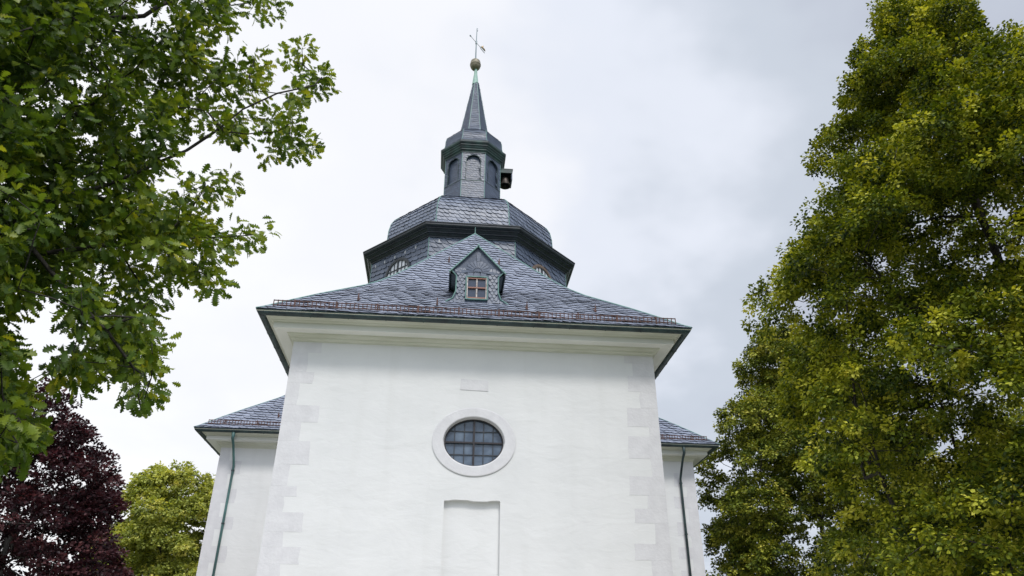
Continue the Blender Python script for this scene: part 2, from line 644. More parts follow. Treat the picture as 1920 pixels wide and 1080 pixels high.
def corner_stone(cx, cy, sx, zt, zb, wl, dl, seed):
    """L-shaped corner block with slightly ragged edges; cx,cy wall corner, sx outward sign in x; front faces -y"""
    rr = random.Random(seed)
    pr = 0.004
    m = MB()
    j = lambda a=0.02: rr.uniform(-a, a)
    xi = cx - sx * wl
    g = 0.0008
    front = [(xi + j(), cy - pr, zb + g), (cx + sx * pr, cy - pr, zb + g), (cx + sx * pr, cy - pr, zt - g), (xi + j() + sx * 0.01, cy - pr, zt - g),
             (xi + j(0.025), cy - pr, (zt + zb) / 2 + j(0.08))]
    back = [(x, cy + 0.02, z) for x, y, z in front]
    order = range(5)
    m.face(front if sx > 0 else front[::-1])
    for i in order:
        k = (i + 1) % 5
        q = [front[i], back[i], back[k], front[k]]
        m.face(q if sx > 0 else q[::-1])
    X = cx + sx * pr
    side = [(X, cy - pr, zb + g), (X, cy + dl, zb + g), (X, cy + dl, zt - g), (X, cy - pr, zt - g)]
    m.face(side if sx > 0 else side[::-1])
    return m.build('corner_stone', stone, church)


for q, sx in ((QL, -1), (QR, 1)):
    for i, (zt, zb, wl) in enumerate(q):
        corner_stone(sx * HW, 0.0, sx, zt, zb, wl, 0.45 if i % 2 == 0 else 0.8, i * 7 + (3 if sx > 0 else 0))
    z = 10.0
    rr = random.Random(11 + sx)
    i = 0
    while z > 3.4:
        hgt = rr.uniform(0.42, 0.62)
        corner_stone(sx * TX, YA - HW, sx, z, z - hgt, (0.42, 0.95)[i % 2] + rr.uniform(-.06, .06), (0.8, 0.45)[i % 2], 100 + i * 3 + sx)
        z -= hgt
        i += 1

# --- stone plaque over the oval window
pl = MB()
x0, x1, z0, z1 = -0.43, 0.345, 8.745, 9.06
fr = [(x0, -.012, z0 + .01), (x1 + .01, -.012, z0 - .012), (x1, -.012, z1 - .015), (x0 + .01, -.012, z1 + .01)]
bk = [(x, .02, z) for x, y, z in fr]
pl.face(fr)
for i in range(4):
    k = (i + 1) % 4
    pl.face([fr[i], bk[i], bk[k], fr[k]])
pl.build('stone_plaque', stone, church)

# --- oval window: surround, frame, bars, glass
ring = MB()
prof = [(0.295, 0.0, 0.0), (0.295, 0.26, -0.024), (0.27, 0.235, -0.03), (0.02, 0.02, -0.03), (0.0, 0.0, -0.02), (-0.02, -0.018, 0.10), (-0.035, -0.03, 0.14)]
rl = []
for dx, dzv, y in prof:
    rl.append([((0.825 + dx) * math.cos(a), y, 7.305 + (0.675 + dzv) * math.sin(a)) for a in np.linspace(0, 2 * math.pi, 73)[:-1]])
ring.rings(rl)
owin = ring.build('oval_window', stone, church, smooth=False)
owin['label'] = 'oval window with pale stone surround'
fm = MB()
ys = 0.2
for (a0, a1, y0, y1) in ((0.815, 0.745, 0.14, 0.14),):
    loops = []
    for ex, y in ((0.82, 0.13), (0.82, 0.12), (0.765, 0.12), (0.765, 0.18)):
        loops.append([(ex * math.cos(a), y, 7.305 + (ex - 0.145) * math.sin(a)) for a in np.linspace(0, 2 * math.pi, 73)[:-1]])
    fm.rings(loops)
fm.box((0.0, 0.15, 7.305), (0.05, 0.05, 1.26))
fm.box((0.0, 0.153, 7.31), (1.55, 0.045, 0.045))
fm.build('window_frame', frame_dark, owin)
lb = MB()
for x in (-0.52, -0.26, 0.26, 0.52):
    hh = 0.63 * math.sqrt(1 - (x / 0.78) ** 2)
    lb.box((x, 0.172, 7.305), (0.024, 0.02, 2 * hh))
for z in (-0.32, 0.32):
    hw = 0.78 * math.sqrt(1 - (z / 0.63) ** 2)
    lb.box((0, 0.174, 7.305 + z), (2 * hw, 0.02, 0.022))
lb.build('lead_bars', lead, owin)
gp = MB()
gp.face([(0.80 * math.cos(a), 0.19, 7.305 + 0.66 * math.sin(a)) for a in np.linspace(0, 2 * math.pi, 49)[:-1]])
gp.build('window_pane', glass_dark, owin)

# --- cornices and gutters
PATHS = {'nave': [(-HW, YA - HW), (-HW, 0), (HW, 0), (HW, YA - HW)],
         'left': [(-HW, YB), (-TX, YB), (-TX, YA - HW), (-HW, YA - HW)],
         'right': [(HW, YA - HW), (TX, YA - HW), (TX, YB), (HW, YB)]}
lowp = [(0.0, 9.985), (0.015, 9.985), (0.015, 10.02), (0.05, 10.035), (0.075, 10.06), (0.08, 10.095), (0.12, 10.11), (0.17, 10.145), (0.19, 10.185)]
midp = [(0.19, 10.1855), (0.49, 10.18), (0.495, 10.175), (0.505, 10.175), (0.505, 10.315), (0.50, 10.32)]
topp = [(0.50, 10.32), (0.525, 10.32), (0.525, 10.34), (0.56, 10.35), (0.60, 10.39), (0.62, 10.395), (0.68, 10.43), (0.70, 10.46), (0.91, 10.462), (0.925, 10.478)]
for key, path in PATHS.items():
    m = MB()
    sweep(m, midp, path)
    c = m.build('cornice', cream, church)
    m = MB()
    sweep(m, lowp, path)
    sweep(m, topp, path)
    m.build('cornice_moulding', moulding_shade, c)
    g = MB()
    gp_ = [(0.72, 10.49)] + [(0.815 - 0.095 * math.cos(a), 10.475 - 0.095 * math.sin(a)) for a in np.linspace(0.1, math.pi - 0.05, 9)] + \
          [(0.925, 10.50), (0.905, 10.505), (0.90, 10.48)]
    sweep(g, gp_, path)
    gut = g.build('gutter', gutter_m, church)
    e_ = MB()
    sweep(e_, [(0.915, 10.506), (0.928, 10.508), (0.93, 10.496), (0.926, 10.488)], path)
    # straps round the gutter
    for i in range(len(path) - 1):
        a, b = Vector(path[i]), Vector(path[i + 1])
        d = (b - a).normalized()
        nr = Vector((d.y, -d.x))
        n = max(2, int((b - a).length / 0.95))
        for k in range(n):
            p = a + (b - a) * ((k + 0.5) / n)
            for q in range(5):
                a0, a1 = 0.2 + q * 0.55, 0.2 + (q + 1) * 0.55
                pa = p + nr * (0.815 - 0.102 * math.cos(a0))
                pb = p + nr * (0.815 - 0.102 * math.cos(a1))
                e_.bar((pa.x, pa.y, 10.475 - 0.102 * math.sin(a0)), (pb.x, pb.y, 10.475 - 0.102 * math.sin(a1)), 0.025, 0.006,
                       (nr.x, nr.y, 0.3))
    e_.build('gutter_edge', trim2_m, gut)

# --- roofs
RP = [(0.0, 10.50), (0.14, 10.61), (0.7, 11.13), (1.38, 11.74), (2.0, 12.27), (2.5, 12.70), (2.9, 13.10), (3.3, 13.56), (3.9, 14.32), (4.5, 15.10), (5.2, 16.02),
      (OV + HW, 17.12)]
EW = HW + OV


def hook(mb, F, u, v):
    """rusty iron roof hook: a strap lying on the slates with a spike standing up"""
    p = F.P(u, v, 0.03)
    q = F.P(u, v + 0.35, 0.03)
    mb.bar(p, q, 0.05, 0.015, (0, 0, 1))
    mb.tube([p, p + Vector((0, 0, 0.16)), p + Vector((0, 0, 0.26))], [0.03, 0.022, 0.008], 6)


def guard(mb, F, u0, u1, v, step=0.115):
    """snow guard: two rails and closely set uprights on straps"""
    def at(u, hgt):
        p = F.P(u, v, 0.02)
        return p + Vector((0, 0, hgt))
    mb.bar(at(u0, 0.045), at(u1, 0.05), 0.026, 0.022)
    mb.bar(at(u0, 0.185), at(u1, 0.185), 0.026, 0.022)
    n = int((u1 - u0) / step)
    for k in range(n + 1):
        u = u0 + (u1 - u0) * k / n
        mb.bar(at(u, 0.01), at(u, 0.205), 0.024, 0.014, (0, 1, 0))
    n = max(2, int((u1 - u0) / 1.05))
    for k in range(n):
        u = u0 + (u1 - u0) * (k + 0.5) / n
        mb.bar(at(u, -0.02), at(u, 0.23), 0.04, 0.02, (0, 1, 0))
        p = F.P(u, v + 0.45, 0.03)
        mb.bar(at(u, 0.16), p, 0.025, 0.01)


hip = lambda d: (d - EW)
F_front = Face((0, -OV, 0), (1, 0, 0), (0, 1, 0), RP, lambda d: -EW + d, lambda d: EW - d)
nlen = YA + OV
F_nl = Face((-EW, YA, 0), (0, -1, 0), (1, 0, 0), RP, lambda d: 0.0, lambda d: nlen - d)
F_nr = Face((EW, -OV, 0), (0, 1, 0), (-1, 0, 0), RP, lambda d: d, lambda d: nlen)
m = MB()
for F in (F_front, F_nl, F_nr):
    F.base(m)
slates(m, F_front, seed=3, w=0.28, h=0.21, ang=4, slant=0.5, lift=0.031, wob=0.02)
slates(m, F_nl, seed=4, w=0.34, h=0.28, ang=5, slant=0.5, lift=0.042)
slates(m, F_nr, seed=5, w=0.34, h=0.28, ang=5, slant=0.5, lift=0.042)
nave_roof = m.build('nave_roof', slate_roof, church)
for sx in (-1, 1):
    m = MB()
    m.tube([(sx * (EW - d), -OV + d, z + 0.03) for d, z in RP], 0.026, 6)
    m.build('hip_flashing', patina, nave_roof)
m = MB()
m.tube([(0, EW - OV, 17.15), (0, YA - 4.5, 17.15)], 0.04, 6)
m.build('ridge_flashing', patina, nave_roof)
m = MB()
m.tube([(0, EW - OV, 17.12), (0, EW - OV, 17.45)], [0.02, 0.012], 5)
m.build('lightning_rod', patina, nave_roof)
m = MB()
guard(m, F_front, -5.66, 5.66, 0.30)
m.build('snow_guard', rust, nave_roof)
for u, v in ((-3.48, 1.22), (-1.2, 1.12), (-0.95, 5.9), (0.83, 5.95), (1.43, 1.12), (3.49, 1.22)):
    m = MB()
    hook(m, F_front, u, v)
    m.build('roof_hook', rust, nave_roof)

for sx in (-1, 1):
    y0, y1 = YA - EW, YA + EW
    XE = TX + OV
    if sx < 0:
        Ff = Face((-XE, y0, 0), (1, 0, 0), (0, 1, 0), RP, lambda d: d, lambda d: XE)
        Fe = Face((-XE, y1, 0), (0, -1, 0), (1, 0, 0), RP, lambda d: d, lambda d: 2 * EW - d)
        Fb = Face((0, y1, 0), (-1, 0, 0), (0, -1, 0), RP, lambda d: 0, lambda d: XE - d)
    else:
        Ff = Face((0, y0, 0), (1, 0, 0), (0, 1, 0), RP, lambda d: 0, lambda d: XE - d)
        Fe = Face((XE, y0, 0), (0, 1, 0), (-1, 0, 0), RP, lambda d: d, lambda d: 2 * EW - d)
        Fb = Face((XE, y1, 0), (-1, 0, 0), (0, -1, 0), RP, lambda d: d, lambda d: XE)
    m = MB()
    for F in (Ff, Fe, Fb):
        F.base(m)
    slates(m, Ff, seed=20 + sx, w=0.32, h=0.24, ang=4, slant=0.5, lift=0.042)
    slates(m, Fe, seed=30 + sx, w=0.36, h=0.30, ang=4, slant=0.5, lift=0.042)
    tr = m.build('transept_roof', slate_roof, church)
    for yy, s in ((y0, 1), (y1, -1)):
        m = MB()
        m.tube([(sx * (XE - d), yy + s * d, z + 0.03) for d, z in RP], 0.024, 6)
        m.build('hip_flashing', patina, tr)
    m = MB()
    guard(m, Ff, *((0.45, XE - HW - 0.1) if sx < 0 else (HW + 0.1, XE - 0.45)), 0.32)
    m.build('snow_guard', rust, tr)
    m = MB()
    hook(m, Ff, 3.0 if sx < 0 else XE - 3.2, 1.15)
    m.build('roof_hook', rust, tr)
    # downpipe with swan neck
    px = sx * 9.16
    yw = YA - HW - 0.075
    m = MB()
    pts = [(sx * 9.2, YA - HW - 0.80, 10.42), (sx * 9.2, YA - HW - 0.79, 10.15), (sx * 9.18, YA - HW - 0.60, 9.95), (px, YA - HW - 0.28, 9.50), (px, yw, 9.22), (px, yw, 9.0),
           (px, yw, 0.1)]
    m.tube(pts, [0.075, 0.06, 0.05, 0.05, 0.05, 0.05, 0.05], 10)
    dp = m.build('downpipe', pipe_green if sx < 0 else gutter_m, church, smooth=True)
    for z in (9.05, 7.0, 4.9, 2.8):
        m = MB()
        m.lathe([(0.052, -0.03), (0.066, -0.028), (0.066, 0.028), (0.052, 0.03)], (px, yw, z), 12)
        m.box((px, yw + 0.05, z), (0.03, 0.07, 0.03))
        m.build('pipe_clip', gutter_m, dp)

# --- dormer on the front roof
DX, DY = -0.035, 0.32
dm = MB()
hwD = 0.635
zb, ze, za = 11.45, 12.56, 13.52


def roofz(y):
    return float(np.interp(y + OV, [p[0] for p in RP], [p[1] for p in RP]))


zs_ = [11.50, 11.66, 11.76, 12.0, 12.52, 12.72, 13.54]
hw_ = [1.05, 0.88, 0.72, 0.635, 0.635, 0.80, 0.02]


class DFace(Face):
    def bounds(self, v):
        z = self.dz(v)[1]
        k = float(np.interp(z, zs_, hw_))
        return -k, k


F_d = DFace((DX, DY, 0), (1, 0, 0), (0, 1, 0), [(0.0, 11.5), (0.0, 13.54)], lambda d: 0, lambda d: 0)
for i in range(len(zs_) - 1):
    dm.face([(DX - hw_[i], DY, zs_[i]), (DX + hw_[i], DY, zs_[i]), (DX + hw_[i + 1], DY, zs_[i + 1]), (DX - hw_[i + 1], DY, zs_[i + 1])], 0.0)
for sx in (-1, 1):      # cheeks back into the roof
    for i in range(5):
        a, b = (zs_[i], hw_[i]), (zs_[i + 1], hw_[i + 1])
        q = [(DX + sx * a[1], DY, a[0]), (DX + sx * a[1], 2.3, a[0]), (DX + sx * b[1], 2.3, b[0]), (DX + sx * b[1], DY, b[0])]
        dm.face(q if sx > 0 else q[::-1], 0.3)
WX, WZ = -0.05, 12.11
# ornamental slating: fan over the window, fish scales beside it
rd = random.Random(8)


def dslate(poly, tone, l=0.02):
    dm.face([(x, DY - 0.004 - l * k, z) for x, z, k in poly], tone)


fc = (WX + 0.02, 12.70)
for ringr, (r0, r1, n) in enumerate(((0.13, 0.36, 11), (0.36, 0.66, 13))):
    for k in range(n):
        a0 = math.pi * (-0.06 + 1.12 * k / n)
        a1 = math.pi * (-0.06 + 1.12 * (k + 0.84) / n)
        am = (a0 + a1) / 2
        pts = [(fc[0] + r0 * math.cos(a0), fc[1] + r0 * math.sin(a0), 1.0), (fc[0] + r0 * math.cos(a1), fc[1] + r0 * math.sin(a1), 1.0),
               (fc[0] + r1 * math.cos(a1), fc[1] + r1 * math.sin(a1), 0.5), (fc[0] + (r1 + 0.05) * math.cos(am), fc[1] + (r1 + 0.05) * math.sin(am), 0.4),
               (fc[0] + r1 * math.cos(a0), fc[1] + r1 * math.sin(a0), 0.5)]
        ok = all(abs(x - DX) < np.interp(z, zs_, hw_) - 0.01 and z < 13.5 for x, z, _ in pts)
        if ok:
            dslate(pts[::-1], rd.gauss(0.36, 0.12), 0.034 - 0.008 * ringr)
dslate([(fc[0] + 0.12 * math.cos(a), fc[1] - 0.01 + 0.12 * math.sin(a), 1.2) for a in np.linspace(0, math.pi, 9)], 0.6, 0.03)
for k in range(3):
    xa = WX - 0.30 + 0.2 * k
    dslate([(xa, 12.52, 1), (xa + 0.19, 12.52, 1), (xa + 0.17, 12.70, .7), (xa + 0.02, 12.70, .7)], rd.gauss(0.55, 0.15), 0.022)
for row in range(13):
    z = 11.60 + row * 0.105
    for sx in (-1, 1):
        for k in range(4):
            xa = 0.345 + k * 0.115 + (0.057 if row % 2 else 0)
            if xa + 0.12 > np.interp(z + 0.06, zs_, hw_) + 0.01 or z > 12.72:
                continue
            pts = [(xa, z + 0.07, .8), (xa + 0.03, z + 0.02, 1), (xa + 0.06, z, 1), (xa + 0.09, z + 0.02, 1), (xa + 0.115, z + 0.07, .8), (xa + 0.10, z + 0.17, 0), (xa + 0.015, z + 0.17, 0)]
            p2 = [(DX + sx * x, zz_, l) for x, zz_, l in pts]
            dslate(p2 if sx > 0 else p2[::-1], rd.gauss(0.3, 0.12), 0.024)
for k in range(8):
    xa = -0.62 + k * 0.155
    dslate([(DX + xa, 11.52, 1.3), (DX + xa + 0.15, 11.52, 1.3), (DX + xa * 0.95 + 0.14, 11.73, .4), (DX + xa * 0.95, 11.73, .4)], rd.gauss(0.5, 0.15), 0.03)
dormer = dm.build('dormer', slate_blue, church)
# dormer roof: two slated slopes with overhang
m = MB()
for sx in (-1, 1):
    ex = 0.85
    F = Face((DX + sx * ex, DY - 0.05, 0), (0, 1, 0) if sx > 0 else (0, -1, 0), (-sx, 0, 0), [(0, 12.66), (ex, 13.60)],
             (lambda d: 0.0) if sx > 0 else (lambda d: -3.2), (lambda d: 3.2) if sx > 0 else (lambda d: 0.0))
    F.base(m)
    slates(m, F, w=0.26, h=0.2, ang=0, slant=0.4, seed=41 + sx)
    # underside and barge
    m.face([(DX + sx * ex, DY - 0.05, 12.63), (DX, DY - 0.05, 13.57), (DX, DY + 2, 13.57), (DX + sx * ex, DY + 2, 12.63)], 0.1)
droof = m.build('dormer_roof', slate_roof, dormer)
m = MB()
for sx in (-1, 1):
    m.bar((DX + sx * 0.865, DY - 0.065, 12.635), (DX, DY - 0.065, 13.60), 0.035, 0.05, (0, 1, 0))
    m.tube([(DX + sx * (hw_[i] + 0.005), DY - 0.02, zs_[i]) for i in range(6)], 0.022, 6)
m.tube([(DX, DY - 0.13, 13.61), (DX, DY + 2.4, 13.63)], 0.03, 6)
m.build('copper_edging', patina, dormer)
for sx in (-1, 1):   # dark soffit boards under the eaves
    m = MB()
    m.face([(DX + sx * 0.84, DY - 0.05, 12.62), (DX + sx * 0.64, DY - 0.03, 12.50), (DX + sx * 0.64, DY + 1.6, 12.50), (DX + sx * 0.84, DY + 1.6, 12.62)])
    m.box((DX + sx * 0.845, DY + 0.85, 12.61), (0.03, 1.86, 0.09))
    m.build('eave_board', gutter_m, dormer)
m = MB()
yw = DY - 0.035
for x in (-0.285, 0.285):
    m.box((WX + x, yw, WZ), (0.032, 0.07, 0.72))
m.box((WX, yw + 0.008, WZ), (0.042, 0.05, 0.66))
wf = m.build('window_frame', frame_white, dormer)
for dy_, dz_, hz_ in ((0.002, -0.335, 0.045), (-0.004, 0.01, 0.04), (0.002, 0.335, 0.035)):
    m = MB()
    m.box((WX, yw + dy_, WZ + dz_), (0.525, 0.06, hz_))
    m.build('window_rail', frame_red, dormer)
m = MB()
for x in (-0.325, 0.325):
    m.box((WX + x, yw - 0.004, WZ), (0.03, 0.08, 0.80))
m.box((WX, yw - 0.006, WZ + 0.385), (0.62, 0.085, 0.03))
m.box((WX, yw - 0.006, WZ - 0.385), (0.68, 0.10, 0.03))
m.build('window_edging', patina, dormer)
m = MB()
m.face([(WX - 0.28, DY - 0.012, WZ - 0.34), (WX + 0.28, DY - 0.012, WZ - 0.34), (WX + 0.28, DY - 0.012, WZ + 0.34), (WX - 0.28, DY - 0.012, WZ + 0.34)])
m.build('window_pane', new_mat('dark_glass', (0.045, 0.06, 0.095), 0.12), dormer)


# ------------------------------------------------------------------ octagonal tower
def octp(k, a, z=None):
    """corner k of an octagon with apothem a (corner 0 = front right, counter-clockwise)"""
    ang = -math.pi / 2 + math.pi / 8 + k * math.pi / 4
    r = a / math.cos(math.pi / 8)
    p = (CX + r * math.cos(ang), YA + r * math.sin(ang))
    return p if z is None else (p[0], p[1], z)


def oct_face(k, b, prof):
    """face k (0 = front), prof = (inset, z)"""
    ang = -math.pi / 2 + k * math.pi / 4
    out_ = Vector((math.cos(ang), math.sin(ang), 0))
    tan = Vector((-math.sin(ang), math.cos(ang), 0))
    O = Vector((CX, YA, 0)) + out_ * b
    return Face(O, tan, -out_, prof, lambda d: -T8 * (b - d), lambda d: T8 * (b - d))


def oct_loft(mb, prof):
    mb.rings([[octp(k, a, z) for k in range(8)] for a, z in prof])


AD = 5.03
WSPR, WRAD = 19.26, 0.82


def in_arch(u, z):
    return (abs(u) < WRAD + 0.12 and 17.4 < z <= WSPR) or (math.hypot(u, z - WSPR) < WRAD + 0.12 and z > WSPR)


m = MB()
oct_loft(m, [(AD, 12.0), (AD, 20.75)])
for k in range(8):
    F = oct_face(k, AD, [(0, 14.5), (0, 20.72)])
    slates(m, F, w=0.34, h=0.26, ang=3, slant=0.75 if k not in (7,) else 0.35, lift=0.036, seed=60 + k, skip=in_arch if k % 2 else None, wob=0.02)
drum = m.build('tower_drum', slate_blue, church)
for k in range(8):
    m = MB()
    m.tube([octp(k, AD + 0.02, 14.0), octp(k, AD + 0.02, 20.7)], 0.022, 6)
    m.build('corner_flashing', patina, drum)
for k in (1, 3, 5, 7):
    F = oct_face(k, AD, [(0, 12), (0, 21)])

    def at(u, z, l):
        p = F.O + F.t * u - F.inw * l
        return (p.x, p.y, z)
    arch = [(-WRAD, 17.6)] + [(-WRAD * math.cos(a), WSPR + WRAD * math.sin(a)) for a in np.linspace(0, math.pi, 19)] + [(WRAD, 17.6)]
    m = MB()
    rl = []
    for s, l in ((1.13, 0.0), (1.13, 0.07), (1.02, 0.085), (0.94, 0.07), (0.94, 0.01)):
        rl.append([at(x * s, WSPR + (z - WSPR) * s if z > WSPR else z, l) for x, z in arch])
    m.rings(rl, closed=False)
    aw = m.build('arched_window', arch_wood if k == 1 else trim_m, drum)
    m = MB()
    m.bar(at(0, 17.6, 0.05), at(0, WSPR + WRAD * 0.95, 0.05), 0.085, 0.05, F.inw)
    for s in (-1, 1):
        for x in (0.26, 0.52):
            zt = WSPR + math.sqrt(max(0, (WRAD * 0.95) ** 2 - x * x))
            m.bar(at(s * x, 17.6, 0.045), at(s * x, zt, 0.045), 0.035, 0.03, F.inw)
    for z in (18.0, 18.4, 18.8, 19.2, 19.58):
        hw = WRAD * 0.95 if z <= WSPR else math.sqrt(max(0.01, (WRAD * 0.95) ** 2 - (z - WSPR) ** 2))
        m.bar(at(-hw, z, 0.046), at(hw, z, 0.046), 0.035, 0.03, F.inw)
    m.build('window_frame', trim_m, drum)
    m = MB()
    m.face([at(x * 0.97, WSPR + (z - WSPR) * 0.97 if z > WSPR else z, 0.022) for x, z in arch][::-1])
    m.build('window_pane', glass_sky, drum)
# pale step hooks on the drum
for k, us in ((7, (-1.75, -1.05, -0.3, 0.45, 1.2)), (0, (-1.6, -0.55))):
    F = oct_face(k, AD, [(0, 12), (0, 21)])
    for u in us:
        m = MB()
        p = F.P(u, 8.35 if k == 0 else 8.3, 0.03)
        m.bar(p, p + Vector((0, 0, 0.16)), 0.05, 0.03, F.inw)
        m.build('wall_hook', white_pin, drum)

# main tower cornice
m = MB()
oct_loft(m, [(AD, 20.62), (AD + 0.06, 20.62), (AD + 0.06, 20.68), (AD + 0.10, 20.70), (AD + 0.16, 20.78), (AD + 0.22, 20.80), (AD + 0.22, 20.84), (AD + 0.25, 20.86),
             (AD + 0.33, 20.95), (AD + 0.36, 20.95), (AD + 0.36, 21.0), (AD + 0.46, 21.04), (AD + 0.49, 21.09), (AD + 0.49, 21.17), (AD + 0.52, 21.19), (AD + 0.52, 21.23),
             (AD + 0.40, 21.26), (4.4, 21.55)])
tc_o = m.build('tower_cornice', trim_m, church)
# bell-shaped hood
HP = [(4.72, 21.35), (4.56, 21.62), (4.46, 21.9), (4.40, 22.3), (4.37, 22.9), (4.28, 23.35), (4.12, 23.66), (3.9, 23.90), (3.6, 24.10), (2.8, 24.55), (1.95, 25.05), (1.6, 25.4)]
m = MB()
for k in range(8):
    F = oct_face(k, HP[0][0], [(HP[0][0] - a, z) for a, z in HP])
    F.base(m)
    slates(m, F, w=0.27, h=0.235, ang=2.5, slant=0.75 if k != 1 else 0.4, lift=0.038, seed=80 + k, wob=0.015)
hood = m.build('tower_hood', slate_hood, church)
for k in range(8):
    m = MB()
    m.tube([octp(k, a + 0.02, z) for a, z in HP], 0.028, 6)
    m.build('hip_flashing', patina, hood)

# --- lantern
AL = 1.60
ZB, ZT = 24.9, 28.85
A0, ASP, AR = 26.78, 28.13, 0.40      # arch foot, springing, radius
lw = MB()
oct_loft(lw, [(AL - 0.13, ZB), (AL - 0.13, ZT)])
for k in range(8):
    F = oct_face(k, AL, [(0, ZB), (0, ZT)])
    hw = T8 * AL
    hole = [(-AR, A0), (AR, A0)] + [(AR * math.cos(a), ASP + AR * math.sin(a)) for a in np.linspace(0, math.pi, 13)]

    def at2(x, z, d, F=F):
        p = F.O + F.t * x - F.inw * d
        return (p.x, p.y, z)
    lw.face([at2(-hw, ZB, 0), at2(hw, ZB, 0), at2(hw, A0 - 0.1, 0), at2(-hw, A0 - 0.1, 0)], 0.2)
    holed_panel(lw, (-hw, A0 - 0.1, hw, ZT), hole, at2, 0.125)

    def skp(u, z):
        return (abs(u) < AR + 0.02 and A0 < z <= ASP) or math.hypot(u, z - ASP) < AR + 0.03
    slates(lw, F, w=0.19, h=0.155, ang=2, slant=0.6, lift=0.024, seed=90 + k, skip=skp)
    Fi = Face(F.O + F.inw * 0.128, F.t, F.inw, [(0, A0), (0, ASP + AR)], lambda d: -AR, lambda d: AR)
    slates(lw, Fi, w=0.18, h=0.155, ang=2, slant=0.7, lift=0.022, seed=100 + k)
lantern = lw.build('lantern', slate_blue, church)
for k in range(8):
    F = oct_face(k, AL, [(0, ZB), (0, ZT)])

    def at2(x, z, d, F=F):
        p = F.O + F.t * x - F.inw * d
        return (p.x, p.y, z)
    m = MB()
    hole = [(AR, A0)] + [(AR * math.cos(a), ASP + AR * math.sin(a)) for a in np.linspace(0, math.pi, 13)] + [(-AR, A0)]
    rl = []
    for s, l in ((1.0, -0.12), (1.0, 0.03), (1.09, 0.035), (1.09, 0.0)):
        rl.append([at2(x * s, ASP + (z - ASP) * s if z > ASP else z, l) for x, z in hole])
    m.rings(rl, closed=False)
    m.bar(at2(-T8 * AL, A0 - 0.05, 0.012), at2(T8 * AL, A0 - 0.05, 0.012), 0.05, 0.04, F.inw)
    m.build('blind_arch', trim2_m, lantern)
for k in range(8):
    m = MB()
    m.tube([octp(k, AL + 0.01, ZB), octp(k, AL + 0.01, ZT)], 0.022, 6)
    m.build('corner_flashing', patina, lantern)
m = MB()
oct_loft(m, [(AL, 28.70), (AL + 0.05, 28.70), (AL + 0.05, 28.78), (AL + 0.09, 28.84), (AL + 0.13, 28.86), (AL + 0.13, 28.93), (AL + 0.17, 28.97), (AL + 0.21, 29.08), (AL + 0.25, 29.10),
             (AL + 0.25, 29.17), (AL + 0.29, 29.20), (AL + 0.33, 29.28), (AL + 0.33, 29.40), (AL + 0.10, 29.46), (AL - 0.1, 29.5)])
m.build('lantern_cornice', trim2_m, church)
LP = [(1.82, 29.42), (1.72, 29.58), (1.67, 29.85), (1.66, 30.15), (1.60, 30.40), (1.45, 30.58), (1.10, 30.78), (0.93, 30.95)]
m = MB()
for k in range(8):
    F = oct_face(k, LP[0][0], [(LP[0][0] - a, z) for a, z in LP])
    F.base(m)
    slates(m, F, w=0.2, h=0.16, ang=2, slant=0.7, lift=0.028, seed=120 + k)
lroof = m.build('lantern_roof', slate_blue, church)
for k in range(8):
    m = MB()
    m.tube([octp(k, a + 0.01, z) for a, z in LP], 0.024, 6)
    m.build('hip_flashing', patina, lroof)
SP = [(1.0, 30.85), (0.86, 31.1), (0.80, 31.4), (0.17, 35.6)]
m = MB()
for k in range(8):
    F = oct_face(k, SP[0][0], [(SP[0][0] - a, z) for a, z in SP])
    F.base(m)
    slates(m, F, w=0.18, h=0.17, ang=2, slant=0.4, lift=0.03, seed=140 + k)
spire = m.build('spire', slate_blue, church)
for k in range(8):
    m = MB()
    m.tube([octp(k, a + 0.005, z) for a, z in SP], 0.02, 6)
    m.build('hip_flashing', patina_pale, spire)
m = MB()
m.lathe([(0.215, 35.5), (0.20, 35.62), (0.16, 36.0), (0.105, 36.5), (0.085, 37.0)], (CX - 0.04, YA, 0), 14)
m.build('copper_cap', patina_pale, spire, smooth=True)
m = MB()
FX = CX - 0.08
m.lathe([(0.0, 36.86), (0.14, 36.86), (0.23, 36.92), (0.30, 37.02), (0.335, 37.12), (0.345, 37.2), (0.36, 37.22), (0.36, 37.27), (0.345, 37.29), (0.335, 37.42), (0.31, 37.55), (0.25, 37.62), (0.12, 37.66),
         (0.06, 37.7)], (FX, YA, 0), 24)
m.build('spire_ball', brass, spire, smooth=True)
# weather vane
m = MB()
m.tube([(FX, YA, 37.6), (FX, YA, 39.2), (FX + 0.01, YA, 40.66)], [0.05, 0.035, 0.02], 8)
m.lathe([(0.0, -0.16), (0.06, -0.12), (0.06, 0.12), (0.0, 0.16)], (FX, YA, 39.3), 10)
m.tube([(FX + 0.01, YA, 40.3), (FX + 0.07, YA, 40.42), (FX, YA, 40.52), (FX + 0.06, YA, 40.62)], 0.018, 6)
wv = m.build('weather_vane', steel, church)
va = Vector((-0.449 - FX, 15.538 - YA, 0))
vd = va.normalized()
m = MB()
c = Vector((FX, YA, 39.3))
m.tube([c + vd * 0.70, c - vd * 0.55], 0.016, 6)
m.tube([c + vd * 0.78, c + vd * 0.70, c + vd * 0.60], [0.005, 0.055, 0.02], 8)
m.tube([c - vd * 0.5 + Vector((0, 0, -0.07)), c - vd * 1.0 + Vector((0, 0, -0.07))], 0.022, 6)
m.tube([c - vd * 0.5 + Vector((0, 0, 0.08)), c - vd * 1.0 + Vector((0, 0, 0.12))], 0.022, 6)
m.tube([c - vd * 0.55 + Vector((0, 0, -0.07)), c - vd * 0.55 + Vector((0, 0, 0.10))], 0.02, 6)
m.build('vane_arrow', steel, wv)
m = MB()
m.tube([c - vd * 0.62 + Vector((0, 0, 0.12)), c - vd * 0.74 + Vector((0, 0, 0.24)), c - vd * 0.80 + Vector((0, 0, 0.42))], [0.02, 0.055, 0.03], 8)
